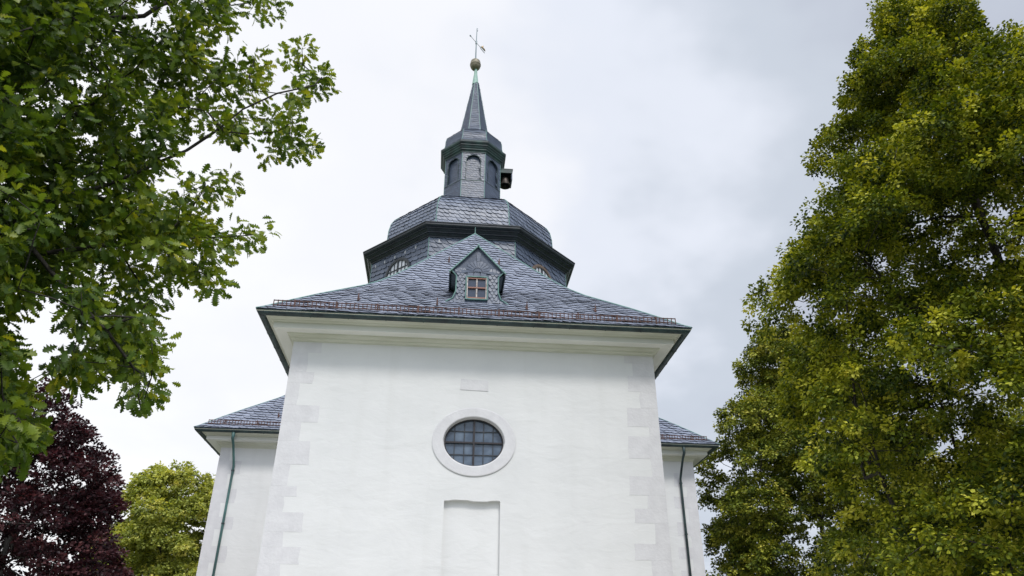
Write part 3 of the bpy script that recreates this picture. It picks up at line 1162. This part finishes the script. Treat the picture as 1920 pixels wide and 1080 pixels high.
m.tube([c - vd * 0.60 + Vector((0, 0, 0.20)), c - vd * 0.95 + Vector((0, 0, 0.24)), c - vd * 1.08 + Vector((0, 0, 0.16))], [0.02, 0.045, 0.015], 8)
m.build('gilded_figure', gold, wv)

# --- bell hung outside the lantern in a small boarded housing
bx = CX + AL
m = MB()
m.box((bx + 0.39, YA, 28.60), (0.80, 0.88, 0.05))
m.box((bx + 0.38, YA - 0.42, 28.44), (0.74, 0.03, 0.25))
m.box((bx + 0.38, YA + 0.42, 28.20), (0.74, 0.03, 0.72))
bh = m.build('bell_housing', trim2_m, church)
m = MB()
m.mesh([(bx + 0.755, YA - 0.43, 27.86), (bx + 0.755, YA + 0.43, 27.86), (bx + 0.755, YA + 0.43, 28.57), (bx + 0.755, YA - 0.43, 28.57),
        (bx + 0.70, YA - 0.40, 27.86), (bx + 0.70, YA + 0.40, 27.86), (bx + 0.70, YA + 0.40, 28.57), (bx + 0.70, YA - 0.40, 28.57)],
       [(0, 1, 2, 3), (7, 6, 5, 4), (0, 4, 5, 1), (3, 2, 6, 7), (0, 3, 7, 4), (1, 5, 6, 2)])
m.build('side_board', slate_roof, bh)
m = MB()
m.box((bx + 0.35, YA, 28.50), (0.68, 0.08, 0.08))
m.build('hanging_beam', trim_m, bh)
bell = thing('bell', 'small dark bronze bell hanging in a boarded housing on the lantern', 'bell', (bx + 0.36, YA - 0.05, 27.62))
m = MB()
m.lathe([(0.28, 0.0), (0.345, 0.0), (0.325, 0.06), (0.26, 0.18), (0.22, 0.36), (0.20, 0.50), (0.15, 0.57), (0.0, 0.6)], (0, 0, 0), 24)
m.lathe([(0.28, 0.0), (0.24, 0.08), (0.17, 0.35), (0.12, 0.5), (0.0, 0.52)], (0, 0, 0), 24)
m.build('bell_body', bronze, bell, smooth=True)
m = MB()
m.tube([(0, 0, 0.5), (0, 0, 0.12)], 0.015, 6)
m.lathe([(0.0, 0.0), (0.05, 0.03), (0.05, 0.08), (0.0, 0.12)], (0, 0, 0.0), 10)
m.build('clapper', trim_m, bell)
m = MB()
m.tube([(-0.07, 0, 0.56), (-0.06, 0, 0.7), (0.06, 0, 0.7), (0.07, 0, 0.56)], 0.022, 6)
m.tube([(0, 0, 0.58), (0, 0, 0.86)], 0.03, 6)
m.build('crown_loop', bronze, bell)

# ------------------------------------------------------------------ ground
m = MB()
n = 60
gs = [-1800, -600, -200, -80] + list(np.linspace(-40, 60, 26)) + [100, 220, 700, 1800]
vs = []
rg = random.Random(2)
for y in gs:
    for x in gs:
        near = abs(x) < 12 and -2 < y < 23
        vs.append((x, y, 0.0 if near or abs(x) > 90 or abs(y) > 90 else rg.uniform(-0.05, 0.03)))
k = len(gs)
fs = [(j * k + i, j * k + i + 1, (j + 1) * k + i + 1, (j + 1) * k + i) for j in range(k - 1) for i in range(k - 1)]
m.mesh(vs, fs)
g = m.build('lawn', lawn_m, None, smooth=True)
g['kind'] = 'structure'
gravel_bounce = noise_mat('pale_bounce_gravel', (0.50, 0.48, 0.44), (0.60, 0.58, 0.53), 40, 0.9, 0.5, 60)  # unseen forecourt, added to bounce light up onto soffits and facade
m = MB()
ks = [(-15 + i, -11.5 + 0.25 * math.sin(i * 1.3)) for i in range(31)]
for i in range(30):
    m.face([(ks[i][0], ks[i][1], 0.06), (ks[i + 1][0], ks[i + 1][1], 0.06), (ks[i + 1][0], 24.5, 0.06), (ks[i][0], 24.5, 0.06)])
g = m.build('bounce_forecourt', gravel_bounce)
g['kind'] = 'structure'


# ------------------------------------------------------------------ trees
def leaf_mat(name, ramp, trans=0.35, rough=0.5, tcol=None, spec=0.16):
    """ramp: list of (pos, rgb) by per-leaf tone"""
    m = bpy.data.materials.new(name)
    m.use_nodes = True
    t = m.node_tree
    b = t.nodes['Principled BSDF']
    a = t.nodes.new('ShaderNodeAttribute')
    a.attribute_name = 'tone'
    r = t.nodes.new('ShaderNodeValToRGB')
    el = r.color_ramp.elements
    el[0].position, el[0].color = ramp[0][0], (*ramp[0][1], 1)
    el[1].position, el[1].color = ramp[-1][0], (*ramp[-1][1], 1)
    for p, c in ramp[1:-1]:
        e = el.new(p)
        e.color = (*c, 1)
    t.links.new(a.outputs['Fac'], r.inputs[0])
    t.links.new(r.outputs[0], b.inputs['Base Color'])
    b.inputs['Roughness'].default_value = rough
    b.inputs['Specular IOR Level'].default_value = spec
    tr = t.nodes.new('ShaderNodeBsdfTranslucent')
    mixc = t.nodes.new('ShaderNodeMix')
    mixc.data_type = 'RGBA'
    mixc.blend_type = 'MULTIPLY'
    mixc.inputs[0].default_value = 1.0
    mixc.inputs[7].default_value = (*(tcol or (1.5, 1.4, 0.5)), 1)
    t.links.new(r.outputs[0], mixc.inputs[6])
    t.links.new(mixc.outputs[2], tr.inputs[0])
    ms = t.nodes.new('ShaderNodeMixShader')
    ms.inputs[0].default_value = trans
    t.links.new(b.outputs[0], ms.inputs[1])
    t.links.new(tr.outputs[0], ms.inputs[2])
    t.links.new(ms.outputs[0], t.nodes['Material Output'].inputs[0])
    return m


bark = noise_mat('bark', (0.022, 0.018, 0.015), (0.05, 0.043, 0.036), 6, 0.9, 0.8, 12, stretch=(1, 1, 0.2))
bark_grey = noise_mat('grey_bark', (0.04, 0.038, 0.036), (0.08, 0.075, 0.07), 5, 0.9, 0.6, 10, stretch=(1, 1, 0.3))

# leaf templates: (verts along x, normal z), faces
LEAF_SIMPLE = (np.array([(0, 0, 0), (0.30, 0.36, 0.05), (1.0, 0, -0.06), (0.30, -0.36, 0.05), (0.68, 0.26, 0.02), (0.68, -0.26, 0.02)]),
               [(0, 2, 4, 1), (0, 3, 5, 2)])
_st = [(0, .02), (.10, .06), (.20, .21), (.28, .09), (.40, .30), (.49, .12), (.62, .38), (.71, .16), (.83, .32), (.89, .15), (.97, .15), (1.03, .01)]
_ov, _of = [], []
for i, (x, w_) in enumerate(_st):
    bend = -0.16 * x * x
    _ov += [(x, w_, bend + 0.25 * w_), (x, 0, bend), (x, -w_, bend + 0.25 * w_)]
for i in range(len(_st) - 1):
    _of += [(3 * i, 3 * i + 1, 3 * i + 4, 3 * i + 3), (3 * i + 1, 3 * i + 2, 3 * i + 5, 3 * i + 4)]
LEAF_OAK = (np.array(_ov), _of)


def leaves_mesh(name, tmpl, pos, xdir, nrm, size, tone, mat, parent):
    V, Fc = tmpl
    n = len(pos)
    x = xdir / np.linalg.norm(xdir, axis=1, keepdims=True)
    z = nrm - (nrm * x).sum(1, keepdims=True) * x
    z /= np.linalg.norm(z, axis=1, keepdims=True) + 1e-9
    y = np.cross(z, x)
    P = pos[:, None, :] + size[:, None, None] * (V[None, :, 0:1] * x[:, None, :] + V[None, :, 1:2] * y[:, None, :] + V[None, :, 2:3] * z[:, None, :])
    nv = V.shape[0]
    P = P.reshape(-1, 3)
    fa = np.array(Fc)
    allf = (fa[None] + (np.arange(n) * nv)[:, None, None]).reshape(-1, 4)
    me = bpy.data.meshes.new(name)
    me.vertices.add(len(P))
    me.vertices.foreach_set('co', P.astype(np.float32).ravel())
    me.loops.add(allf.size)
    me.loops.foreach_set('vertex_index', allf.astype(np.int32).ravel())
    me.polygons.add(len(allf))
    me.polygons.foreach_set('loop_start', np.arange(0, allf.size, 4, dtype=np.int32))
    me.update(calc_edges=True)
    at = me.attributes.new('tone', 'FLOAT', 'FACE')
    at.data.foreach_set('value', np.repeat(tone, len(Fc)).astype(np.float32))
    me.materials.append(mat)
    o = bpy.data.objects.new(name, me)
    COL.objects.link(o)
    o.parent = parent
    return o


def rand_unit(rs, n):
    v = rs.normal(size=(n, 3))
    return v / np.linalg.norm(v, axis=1, keepdims=True)


class Skeleton:
    def __init__(self):
        self.p, self.par, self.load = [], [], []

    def add(self, p, par):
        self.p.append(np.array(p, float))
        self.par.append(par)
        return len(self.p) - 1

    def limb(self, pts, par=-1, step=0.5):
        for i, q in enumerate(pts):
            q = np.array(q, float)
            if par >= 0:
                a = self.p[par]
                n = max(1, int(np.linalg.norm(q - a) / step))
                for k in range(1, n + 1):
                    par = self.add(a + (q - a) * k / n, par)
            else:
                par = self.add(q, -1)
        return par

    def nearest(self, q):
        P = np.array(self.p)
        return int(np.argmin(np.linalg.norm(P - q, axis=1)))

    def grow(self, targets, rs, step=0.45, up=0.6, sag=0.08):
        order = np.argsort([np.min(np.linalg.norm(np.array(self.p) - t, axis=1)) for t in targets])
        ends = {}
        P = list(self.p)
        for oi in order:
            tq = targets[oi]
            A = np.array(self.p)
            d = np.linalg.norm(A - tq, axis=1)
            cost = d + up * np.maximum(0, A[:, 2] - tq[2] + 0.2 * d)
            i = int(np.argmin(cost))
            a = self.p[i]
            dist = np.linalg.norm(tq - a)
            n = max(1, int(dist / step))
            par = i
            for k in range(1, n + 1):
                f = k / n
                q = a + (tq - a) * f
                q[2] += sag * dist * math.sin(math.pi * f)
                if k < n:
                    q += rs.normal(size=3) * 0.05 * step
                par = self.add(q, par)
            ends[oi] = par
        return ends

    def tubes(self, mb, r_tip=0.008, expo=0.5, r_max=0.4, scale=1.0, sides=6):
        n = len(self.p)
        load = np.zeros(n)
        child = [[] for _ in range(n)]
        for i in range(n):
            if self.par[i] >= 0:
                child[self.par[i]].append(i)
        for i in range(n - 1, -1, -1):
            if not child[i]:
                load[i] += 1
            if self.par[i] >= 0:
                load[self.par[i]] += load[i]
        rad = np.minimum(r_max, r_tip * scale * np.maximum(1, load) ** expo)
        done = set()
        # chains
        for i in range(n):
            if self.par[i] >= 0:
                main = max(child[self.par[i]], key=lambda c: load[c])
                if main == i and self.par[self.par[i]] >= -1 and self.par[i] in done:
                    continue
        starts = []
        for i in range(n):
            if self.par[i] < 0:
                starts.append((None, i))
            else:
                ch = child[self.par[i]]
                if len(ch) > 1 and i != max(ch, key=lambda c: load[c]):
                    starts.append((self.par[i], i))
        for st, i in starts:
            chain = [st] if st is not None else []
            cur = i
            while True:
                chain.append(cur)
                if not child[cur]:
                    break
                cur = max(child[cur], key=lambda c: load[c])
            if len(chain) < 2:
                continue
            rr = [rad[c] for c in chain]
            if st is not None:
                rr[0] = rad[i]
            rr[-1] *= 0.6
            mb.tube([self.p[c] for c in chain], rr, sides if max(rr) > 0.03 else 4, caps=False)


def in_poly(x, y, poly):
    ins = False
    n = len(poly)
    j = n - 1
    for i in range(n):
        xi, yi = poly[i]
        xj, yj = poly[j]
        if (yi > y) != (yj > y) and x < (xj - xi) * (y - yi) / (yj - yi) + xi:
            ins = not ins
        j = i
    return ins


def build_tree(name, label, cat, base, skel, clusters, lp, leafmat, barkmat, trunk_name='trunk', r=(0.008, 0.5, 0.4), group=None, tmpl=LEAF_SIMPLE, seed=1):
    """clusters: array of rows x,y,z,outx,outy,outz ; lp: leaves per cluster, spread, leaf size, droop, tone function"""
    rs = np.random.RandomState(seed)
    root = thing(name, label, cat, tuple(base), group)
    off = np.array(base, float)
    mb = MB()
    skel.tubes(mb, r[0], r[1], r[2])
    mb.v = [tuple(np.array(v) - off) for v in mb.v]
    mb.build(trunk_name, barkmat, root, smooth=True)
    n, spread, size, flat, droop = lp['n'], lp['spread'], lp['size'], lp.get('flat', 0.6), lp.get('droop', 0.3)
    C = clusters
    k = len(C)
    cnt = n
    ctr = np.repeat(C[:, :3], cnt, axis=0)
    outd = np.repeat(C[:, 3:6], cnt, axis=0)
    ctone = np.repeat(np.clip(rs.normal(0, lp.get('tint', 0.20), k), -.38, .45), cnt)
    csz = np.repeat(rs.uniform(0.75, 1.2, k), cnt)
    o = rand_unit(rs, k * cnt) * (rs.uniform(0, 1, (k * cnt, 1)) ** 0.5) * spread * csz[:, None]
    o[:, 2] *= flat
    hor = np.linalg.norm(o[:, :2], axis=1)
    o[:, 2] -= droop * hor ** 2 / spread
    pos = ctr + o - off
    xd = o / (np.linalg.norm(o, axis=1, keepdims=True) + 1e-6) * 0.8 + outd * 0.5 + rand_unit(rs, k * cnt) * 0.6
    xd[:, 2] -= lp.get('hang', 0.35)
    on = (o / np.array([1, 1, flat])) / spread
    nr = np.array([0, 0, 1.0]) * lp.get('upn', 0.9) + outd * 0.35 + on * lp.get('solid', 0.8) + rand_unit(rs, k * cnt) * 0.5
    sz = size * rs.uniform(0.7, 1.25, k * cnt)
    # each tuft has its own age and tint; tip shoots are younger, with light painted into their paler tone
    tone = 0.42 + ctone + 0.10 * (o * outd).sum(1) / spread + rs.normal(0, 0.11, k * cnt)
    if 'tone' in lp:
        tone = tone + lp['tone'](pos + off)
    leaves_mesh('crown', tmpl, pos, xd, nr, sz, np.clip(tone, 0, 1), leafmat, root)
    return root


lime_leaf = leaf_mat('lime_leaves', [(0.0, (0.014, 0.030, 0.006)), (0.38, (0.105, 0.142, 0.012)), (0.68, (0.355, 0.37, 0.030)), (1.0, (0.66, 0.62, 0.11))], 0.22)
lime_leaf2 = leaf_mat('yellowing_lime_leaves', [(0.0, (0.022, 0.040, 0.008)), (0.38, (0.12, 0.155, 0.018)), (0.68, (0.33, 0.345, 0.042)), (1.0, (0.56, 0.50, 0.10))], 0.16)
far_leaf = leaf_mat('pale_yellow_green_leaves', [(0.0, (0.09, 0.11, 0.03)), (0.38, (0.29, 0.335, 0.08)), (0.68, (0.51, 0.52, 0.13)), (1.0, (0.66, 0.60, 0.18))], 0.38)
oak_leaf = leaf_mat('oak_leaves', [(0.0, (0.022, 0.05, 0.012)), (0.42, (0.085, 0.145, 0.020)), (0.72, (0.22, 0.275, 0.03)), (1.0, (0.46, 0.42, 0.045))], 0.45, 0.42, spec=0.3)
beech_leaf = leaf_mat('purple_beech_leaves', [(0.0, (0.013, 0.007, 0.009)), (0.5, (0.046, 0.018, 0.023)), (0.8, (0.11, 0.047, 0.050)), (1.0, (0.21, 0.105, 0.10))], 0.22, 0.42, (1.6, 0.8, 0.8), spec=0.25)


def crown(base, env, seed, n_boughs, per, br=(0.8, 1.5), lean=(0, 0), fill=0.2, squash=0.66, under=0.05, inner=0):
    """billowing crown: bough centres inside an envelope (height, radius); tuft points over the outer, upper side of each bough"""
    rs = np.random.RandomState(seed)
    H = np.array([e[0] for e in env])
    Rr = np.array([e[1] for e in env])
    hs = np.linspace(H[0], H[-1], 200)
    rr = np.interp(hs, H, Rr)
    cdf = np.cumsum(rr + 0.25)
    cdf /= cdf[-1]
    rows, boughs = [], []
    for i in range(n_boughs):
        u = (i + rs.uniform()) / n_boughs
        h = np.interp(u, cdf, hs)
        Rh = np.interp(h, H, Rr)
        b = rs.uniform(*br) * min(1.0, 0.35 + Rh / 3.0)
        az = i * 2.39996 + rs.uniform(-0.5, 0.5)
        rad = max(0.0, Rh - b * 0.6) * (rs.uniform(0.80, 1.04) if rs.uniform() > fill else rs.uniform(0.2, 0.6))
        lx = lean[0] * (h - H[0]) / (H[-1] - H[0])
        ly = lean[1] * (h - H[0]) / (H[-1] - H[0])
        c = np.array([base[0] + lx + rad * math.cos(az), base[1] + ly + rad * math.sin(az), h])
        out_ = np.array([math.cos(az), math.sin(az), 0.25])
        out_ /= np.linalg.norm(out_)
        boughs.append(c)
        npts = max(5, int(per * b * b))
        q = rand_unit(rs, npts * 4)
        w_ = q @ np.array([out_[0] * 0.7, out_[1] * 0.7, 0.75])
        q = q[w_ > under][:npts]
        pts = c + q * b * rs.uniform(0.65, 1.05, (len(q), 1)) * np.array([1, 1, squash])
        hh = np.linalg.norm((pts - c)[:, :2], axis=1)
        pts[:, 2] -= 0.22 * hh * hh / b
        for p, d in zip(pts, q):
            dd = d * 0.6 + out_ * 0.6
            rows.append((*p, *(dd / np.linalg.norm(dd))))
    for i in range(inner):      # leafy twigs along the inner limbs
        h = rs.uniform(H[0], H[-1] - 1.0)
        az = rs.uniform(0, 2 * math.pi)
        rad = np.interp(h, H, Rr) * math.sqrt(rs.uniform(0.02, 0.62))
        d = np.array([math.cos(az), math.sin(az), 0.3])
        rows.append((base[0] + lean[0] * (h - H[0]) / (H[-1] - H[0]) + rad * d[0], base[1] + lean[1] * (h - H[0]) / (H[-1] - H[0]) + rad * d[1], h, *(d / np.linalg.norm(d))))
    return np.array(rows), np.array(boughs)


def make_lime(name, label, base, env, lean, seed, nb, per, lp, leafmat, br, barkmat=bark, group=None, trunk_r=0.42, squash=0.66, inner=0, under=0.05):
    rows, boughs = crown(base, env, seed, nb, per, br, lean, squash=squash, inner=inner, under=under)
    rs = np.random.RandomState(seed + 1)
    sk = Skeleton()
    top = env[-1][0] - 0.4
    pts = []
    for f in np.linspace(0, 1, 8):
        lf = max(0.0, (f * top - env[0][0]) / (env[-1][0] - env[0][0]))
        pts.append((base[0] + lean[0] * lf + rs.uniform(-.12, .12) * (f > 0), base[1] + lean[1] * lf + rs.uniform(-.12, .12) * (f > 0), base[2] + f * top))
    sk.limb(pts)
    sk.grow(list(boughs), rs, 0.6, 1.0, 0.10)
    sub = rows[rs.choice(len(rows), min(len(rows), 420), replace=False), :3]
    sk.grow(list(sub), rs, 0.4, 0.3, 0.03)
    return build_tree(name, label, 'tree', (base[0], base[1], 0), sk, rows, lp, leafmat, barkmat, r=(0.010, 0.46, trunk_r), seed=seed, group=group)


# big lime on the right
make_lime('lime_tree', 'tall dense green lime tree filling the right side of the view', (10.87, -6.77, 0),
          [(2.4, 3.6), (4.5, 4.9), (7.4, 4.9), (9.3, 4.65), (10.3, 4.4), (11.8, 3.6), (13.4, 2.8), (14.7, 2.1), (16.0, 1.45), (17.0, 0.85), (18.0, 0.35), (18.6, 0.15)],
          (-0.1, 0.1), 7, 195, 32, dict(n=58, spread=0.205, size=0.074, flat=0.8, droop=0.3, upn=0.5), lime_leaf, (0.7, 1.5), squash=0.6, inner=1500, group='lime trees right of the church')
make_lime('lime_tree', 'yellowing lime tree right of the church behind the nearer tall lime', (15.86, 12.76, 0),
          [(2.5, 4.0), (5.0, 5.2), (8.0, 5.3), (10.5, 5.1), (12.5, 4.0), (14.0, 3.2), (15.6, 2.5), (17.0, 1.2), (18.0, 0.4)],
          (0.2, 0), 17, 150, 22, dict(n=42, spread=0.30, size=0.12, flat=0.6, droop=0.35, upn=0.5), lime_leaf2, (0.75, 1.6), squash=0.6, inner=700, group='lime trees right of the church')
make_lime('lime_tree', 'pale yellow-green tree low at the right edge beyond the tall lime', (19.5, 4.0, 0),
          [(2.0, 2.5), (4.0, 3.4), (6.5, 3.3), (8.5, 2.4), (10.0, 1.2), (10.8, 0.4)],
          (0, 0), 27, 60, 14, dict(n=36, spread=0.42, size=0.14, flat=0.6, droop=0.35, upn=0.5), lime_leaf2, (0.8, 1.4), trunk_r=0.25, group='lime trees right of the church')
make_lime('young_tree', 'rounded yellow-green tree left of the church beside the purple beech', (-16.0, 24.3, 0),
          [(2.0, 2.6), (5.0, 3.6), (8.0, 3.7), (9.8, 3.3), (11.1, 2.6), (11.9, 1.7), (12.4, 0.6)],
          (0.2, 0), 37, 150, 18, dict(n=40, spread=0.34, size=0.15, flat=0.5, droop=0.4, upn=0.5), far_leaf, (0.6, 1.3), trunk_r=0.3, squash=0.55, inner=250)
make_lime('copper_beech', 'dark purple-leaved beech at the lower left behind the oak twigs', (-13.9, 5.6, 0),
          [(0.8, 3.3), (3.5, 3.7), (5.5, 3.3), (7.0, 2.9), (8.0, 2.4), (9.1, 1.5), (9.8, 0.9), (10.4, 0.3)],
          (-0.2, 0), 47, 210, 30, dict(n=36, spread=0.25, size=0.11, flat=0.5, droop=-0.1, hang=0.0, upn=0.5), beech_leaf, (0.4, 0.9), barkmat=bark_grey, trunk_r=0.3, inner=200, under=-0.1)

# ------------------------------------------------------------------ oak in the foreground, left
OAK_OUT = [(-520, -420), (300, -420), (520, -120), (545, 15), (520, 45), (470, 30), (440, 40), (430, 72), (412, 92), (450, 110), (476, 80), (520, 85), (560, 60), (597, 60),
           (598, 110), (645, 167), (622, 195), (568, 208), (560, 240), (627, 245), (622, 311), (610, 323), (583, 311), (540, 300), (494, 311), (467, 290), (458, 310), (467, 340),
           (432, 381), (405, 360), (395, 395), (447, 408), (520, 402), (528, 447), (481, 485), (434, 540), (409, 557), (375, 545), (341, 523), (332, 549), (300, 560),
           (307, 630), (317, 660), (298, 672), (302, 732), (294, 762), (281, 804), (230, 813), (223, 762), (240, 715), (238, 694), (187, 719), (123, 740), (89, 711), (85, 672),
           (100, 626), (128, 600), (98, 592), (81, 613), (47, 672), (47, 715), (55, 770), (94, 809), (81, 847), (34, 851), (0, 870), (-200, 1000), (-520, 900)]
GAPS = [(60, 600, 34), (95, 650, 26), (360, 305, 24), (310, 335, 14), (440, 290, 18), (420, 200, 14), (250, 240, 14), (90, 190, 14), (430, 500, 12), (220, 560, 14), (70, 655, 34), (52, 700, 20), (118, 570, 14), (200, 765, 30), (150, 780, 40), (345, 600, 30), (270, 25, 26), (165, 160, 20), (160, 255, 16), (345, 275, 22), (385, 265, 14), (70, 580, 22), (110, 560, 16), (185, 500, 12), (515, 160, 16), (470, 215, 12), (290, 500, 10), (60, 300, 10),
        (330, 330, 12), (150, 640, 12), (25, 610, 18), (400, 310, 14)]
rs = np.random.RandomState(99)
rows = []
tries = 0
while len(rows) < 2200 and tries < 60000:
    tries += 1
    x, y = rs.uniform(-520, 660), rs.uniform(-420, 960)
    if x < -40 or y < -40:
        if rs.uniform() > 0.45:
            continue
    hit = sum(in_poly(x + dx, y + dy, OAK_OUT) for dx, dy in ((0, 0), (22, 0), (-22, 0), (0, 22), (0, -22), (15, 15), (-15, 15), (15, -15), (-15, -15)))
    if hit < 8:
        continue
    if any(math.hypot(x - a, y - b) < r_ + 16 for a, b, r_ in GAPS):
        continue
    # thinner towards the tips, deep towards the trunk
    edge = min(1.0, max(0.0, (480 - x) / 400))
    if rs.uniform() > 0.38 + 0.62 * edge:
        continue
    d = 7.2 + rs.uniform(-1.0, 1.0) * (0.4 + edge) + (rs.uniform(0, 1.6) if edge > 0.5 else 0)
    rows.append(survey(x, y, d))
pts = np.array(rows)
oc = np.array([-7.2, -13.2, 5.5])
od = pts - oc
od /= np.linalg.norm(od, axis=1, keepdims=True)
rows = np.hstack([pts, od])
sk = Skeleton()
tb = np.array([-8.6, -13.6, 0.0])
sk.limb([tb, tb + (0.05, 0.05, 1.5), tb + (0.2, 0.1, 3.2), tb + (0.3, 0.1, 4.6), tb + (0.2, 0.2, 6.5), tb + (0.5, 0.1, 9.0)])


def limb_from(zs, pts_):
    i = sk.nearest(tb + np.array((0.2, 0.1, zs)))
    sk.limb([survey(*q) for q in pts_], i, 0.3)


limb_from(3.6, [(-140, 440, 8.0), (60, 385, 7.5), (200, 347, 7.2), (255, 325, 7.1), (300, 303, 7.0), (350, 282, 7.0), (410, 242, 7.0), (455, 205, 6.9), (520, 175, 6.9), (590, 160, 6.8)])
limb_from(2.6, [(-160, 380, 8.2), (-40, 395, 7.7), (20, 428, 7.4), (60, 465, 7.2), (100, 515, 7.1), (140, 560, 7.0), (200, 620, 6.9), (250, 690, 6.9), (265, 770, 6.9)])
limb_from(4.4, [(-120, 300, 8.0), (70, 245, 7.6), (150, 212, 7.4), (195, 180, 7.2), (205, 130, 7.2)])
limb_from(5.2, [(-80, 60, 8.0), (120, 40, 7.6), (270, 30, 7.3), (300, 10, 7.3), (380, -20, 7.2), (470, 5, 7.1)])
limb_from(2.8, [(-100, 500, 7.8), (120, 470, 7.4), (300, 447, 7.1), (400, 446, 7.0), (480, 440, 6.9)])
limb_from(2.3, [(-120, 640, 7.6), (0, 740, 7.3), (50, 810, 7.1)])
sk.grow(list(pts), rs, 0.16, 0.25, 0.04)


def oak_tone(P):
    # leaves out at the branch tips are paler and yellower than near the trunk
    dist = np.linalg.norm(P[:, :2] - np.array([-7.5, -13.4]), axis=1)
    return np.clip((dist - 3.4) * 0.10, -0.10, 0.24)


build_tree('oak_tree', 'near oak with lobed green leaves overhanging the left of the view', 'tree', tuple(tb), sk, rows,
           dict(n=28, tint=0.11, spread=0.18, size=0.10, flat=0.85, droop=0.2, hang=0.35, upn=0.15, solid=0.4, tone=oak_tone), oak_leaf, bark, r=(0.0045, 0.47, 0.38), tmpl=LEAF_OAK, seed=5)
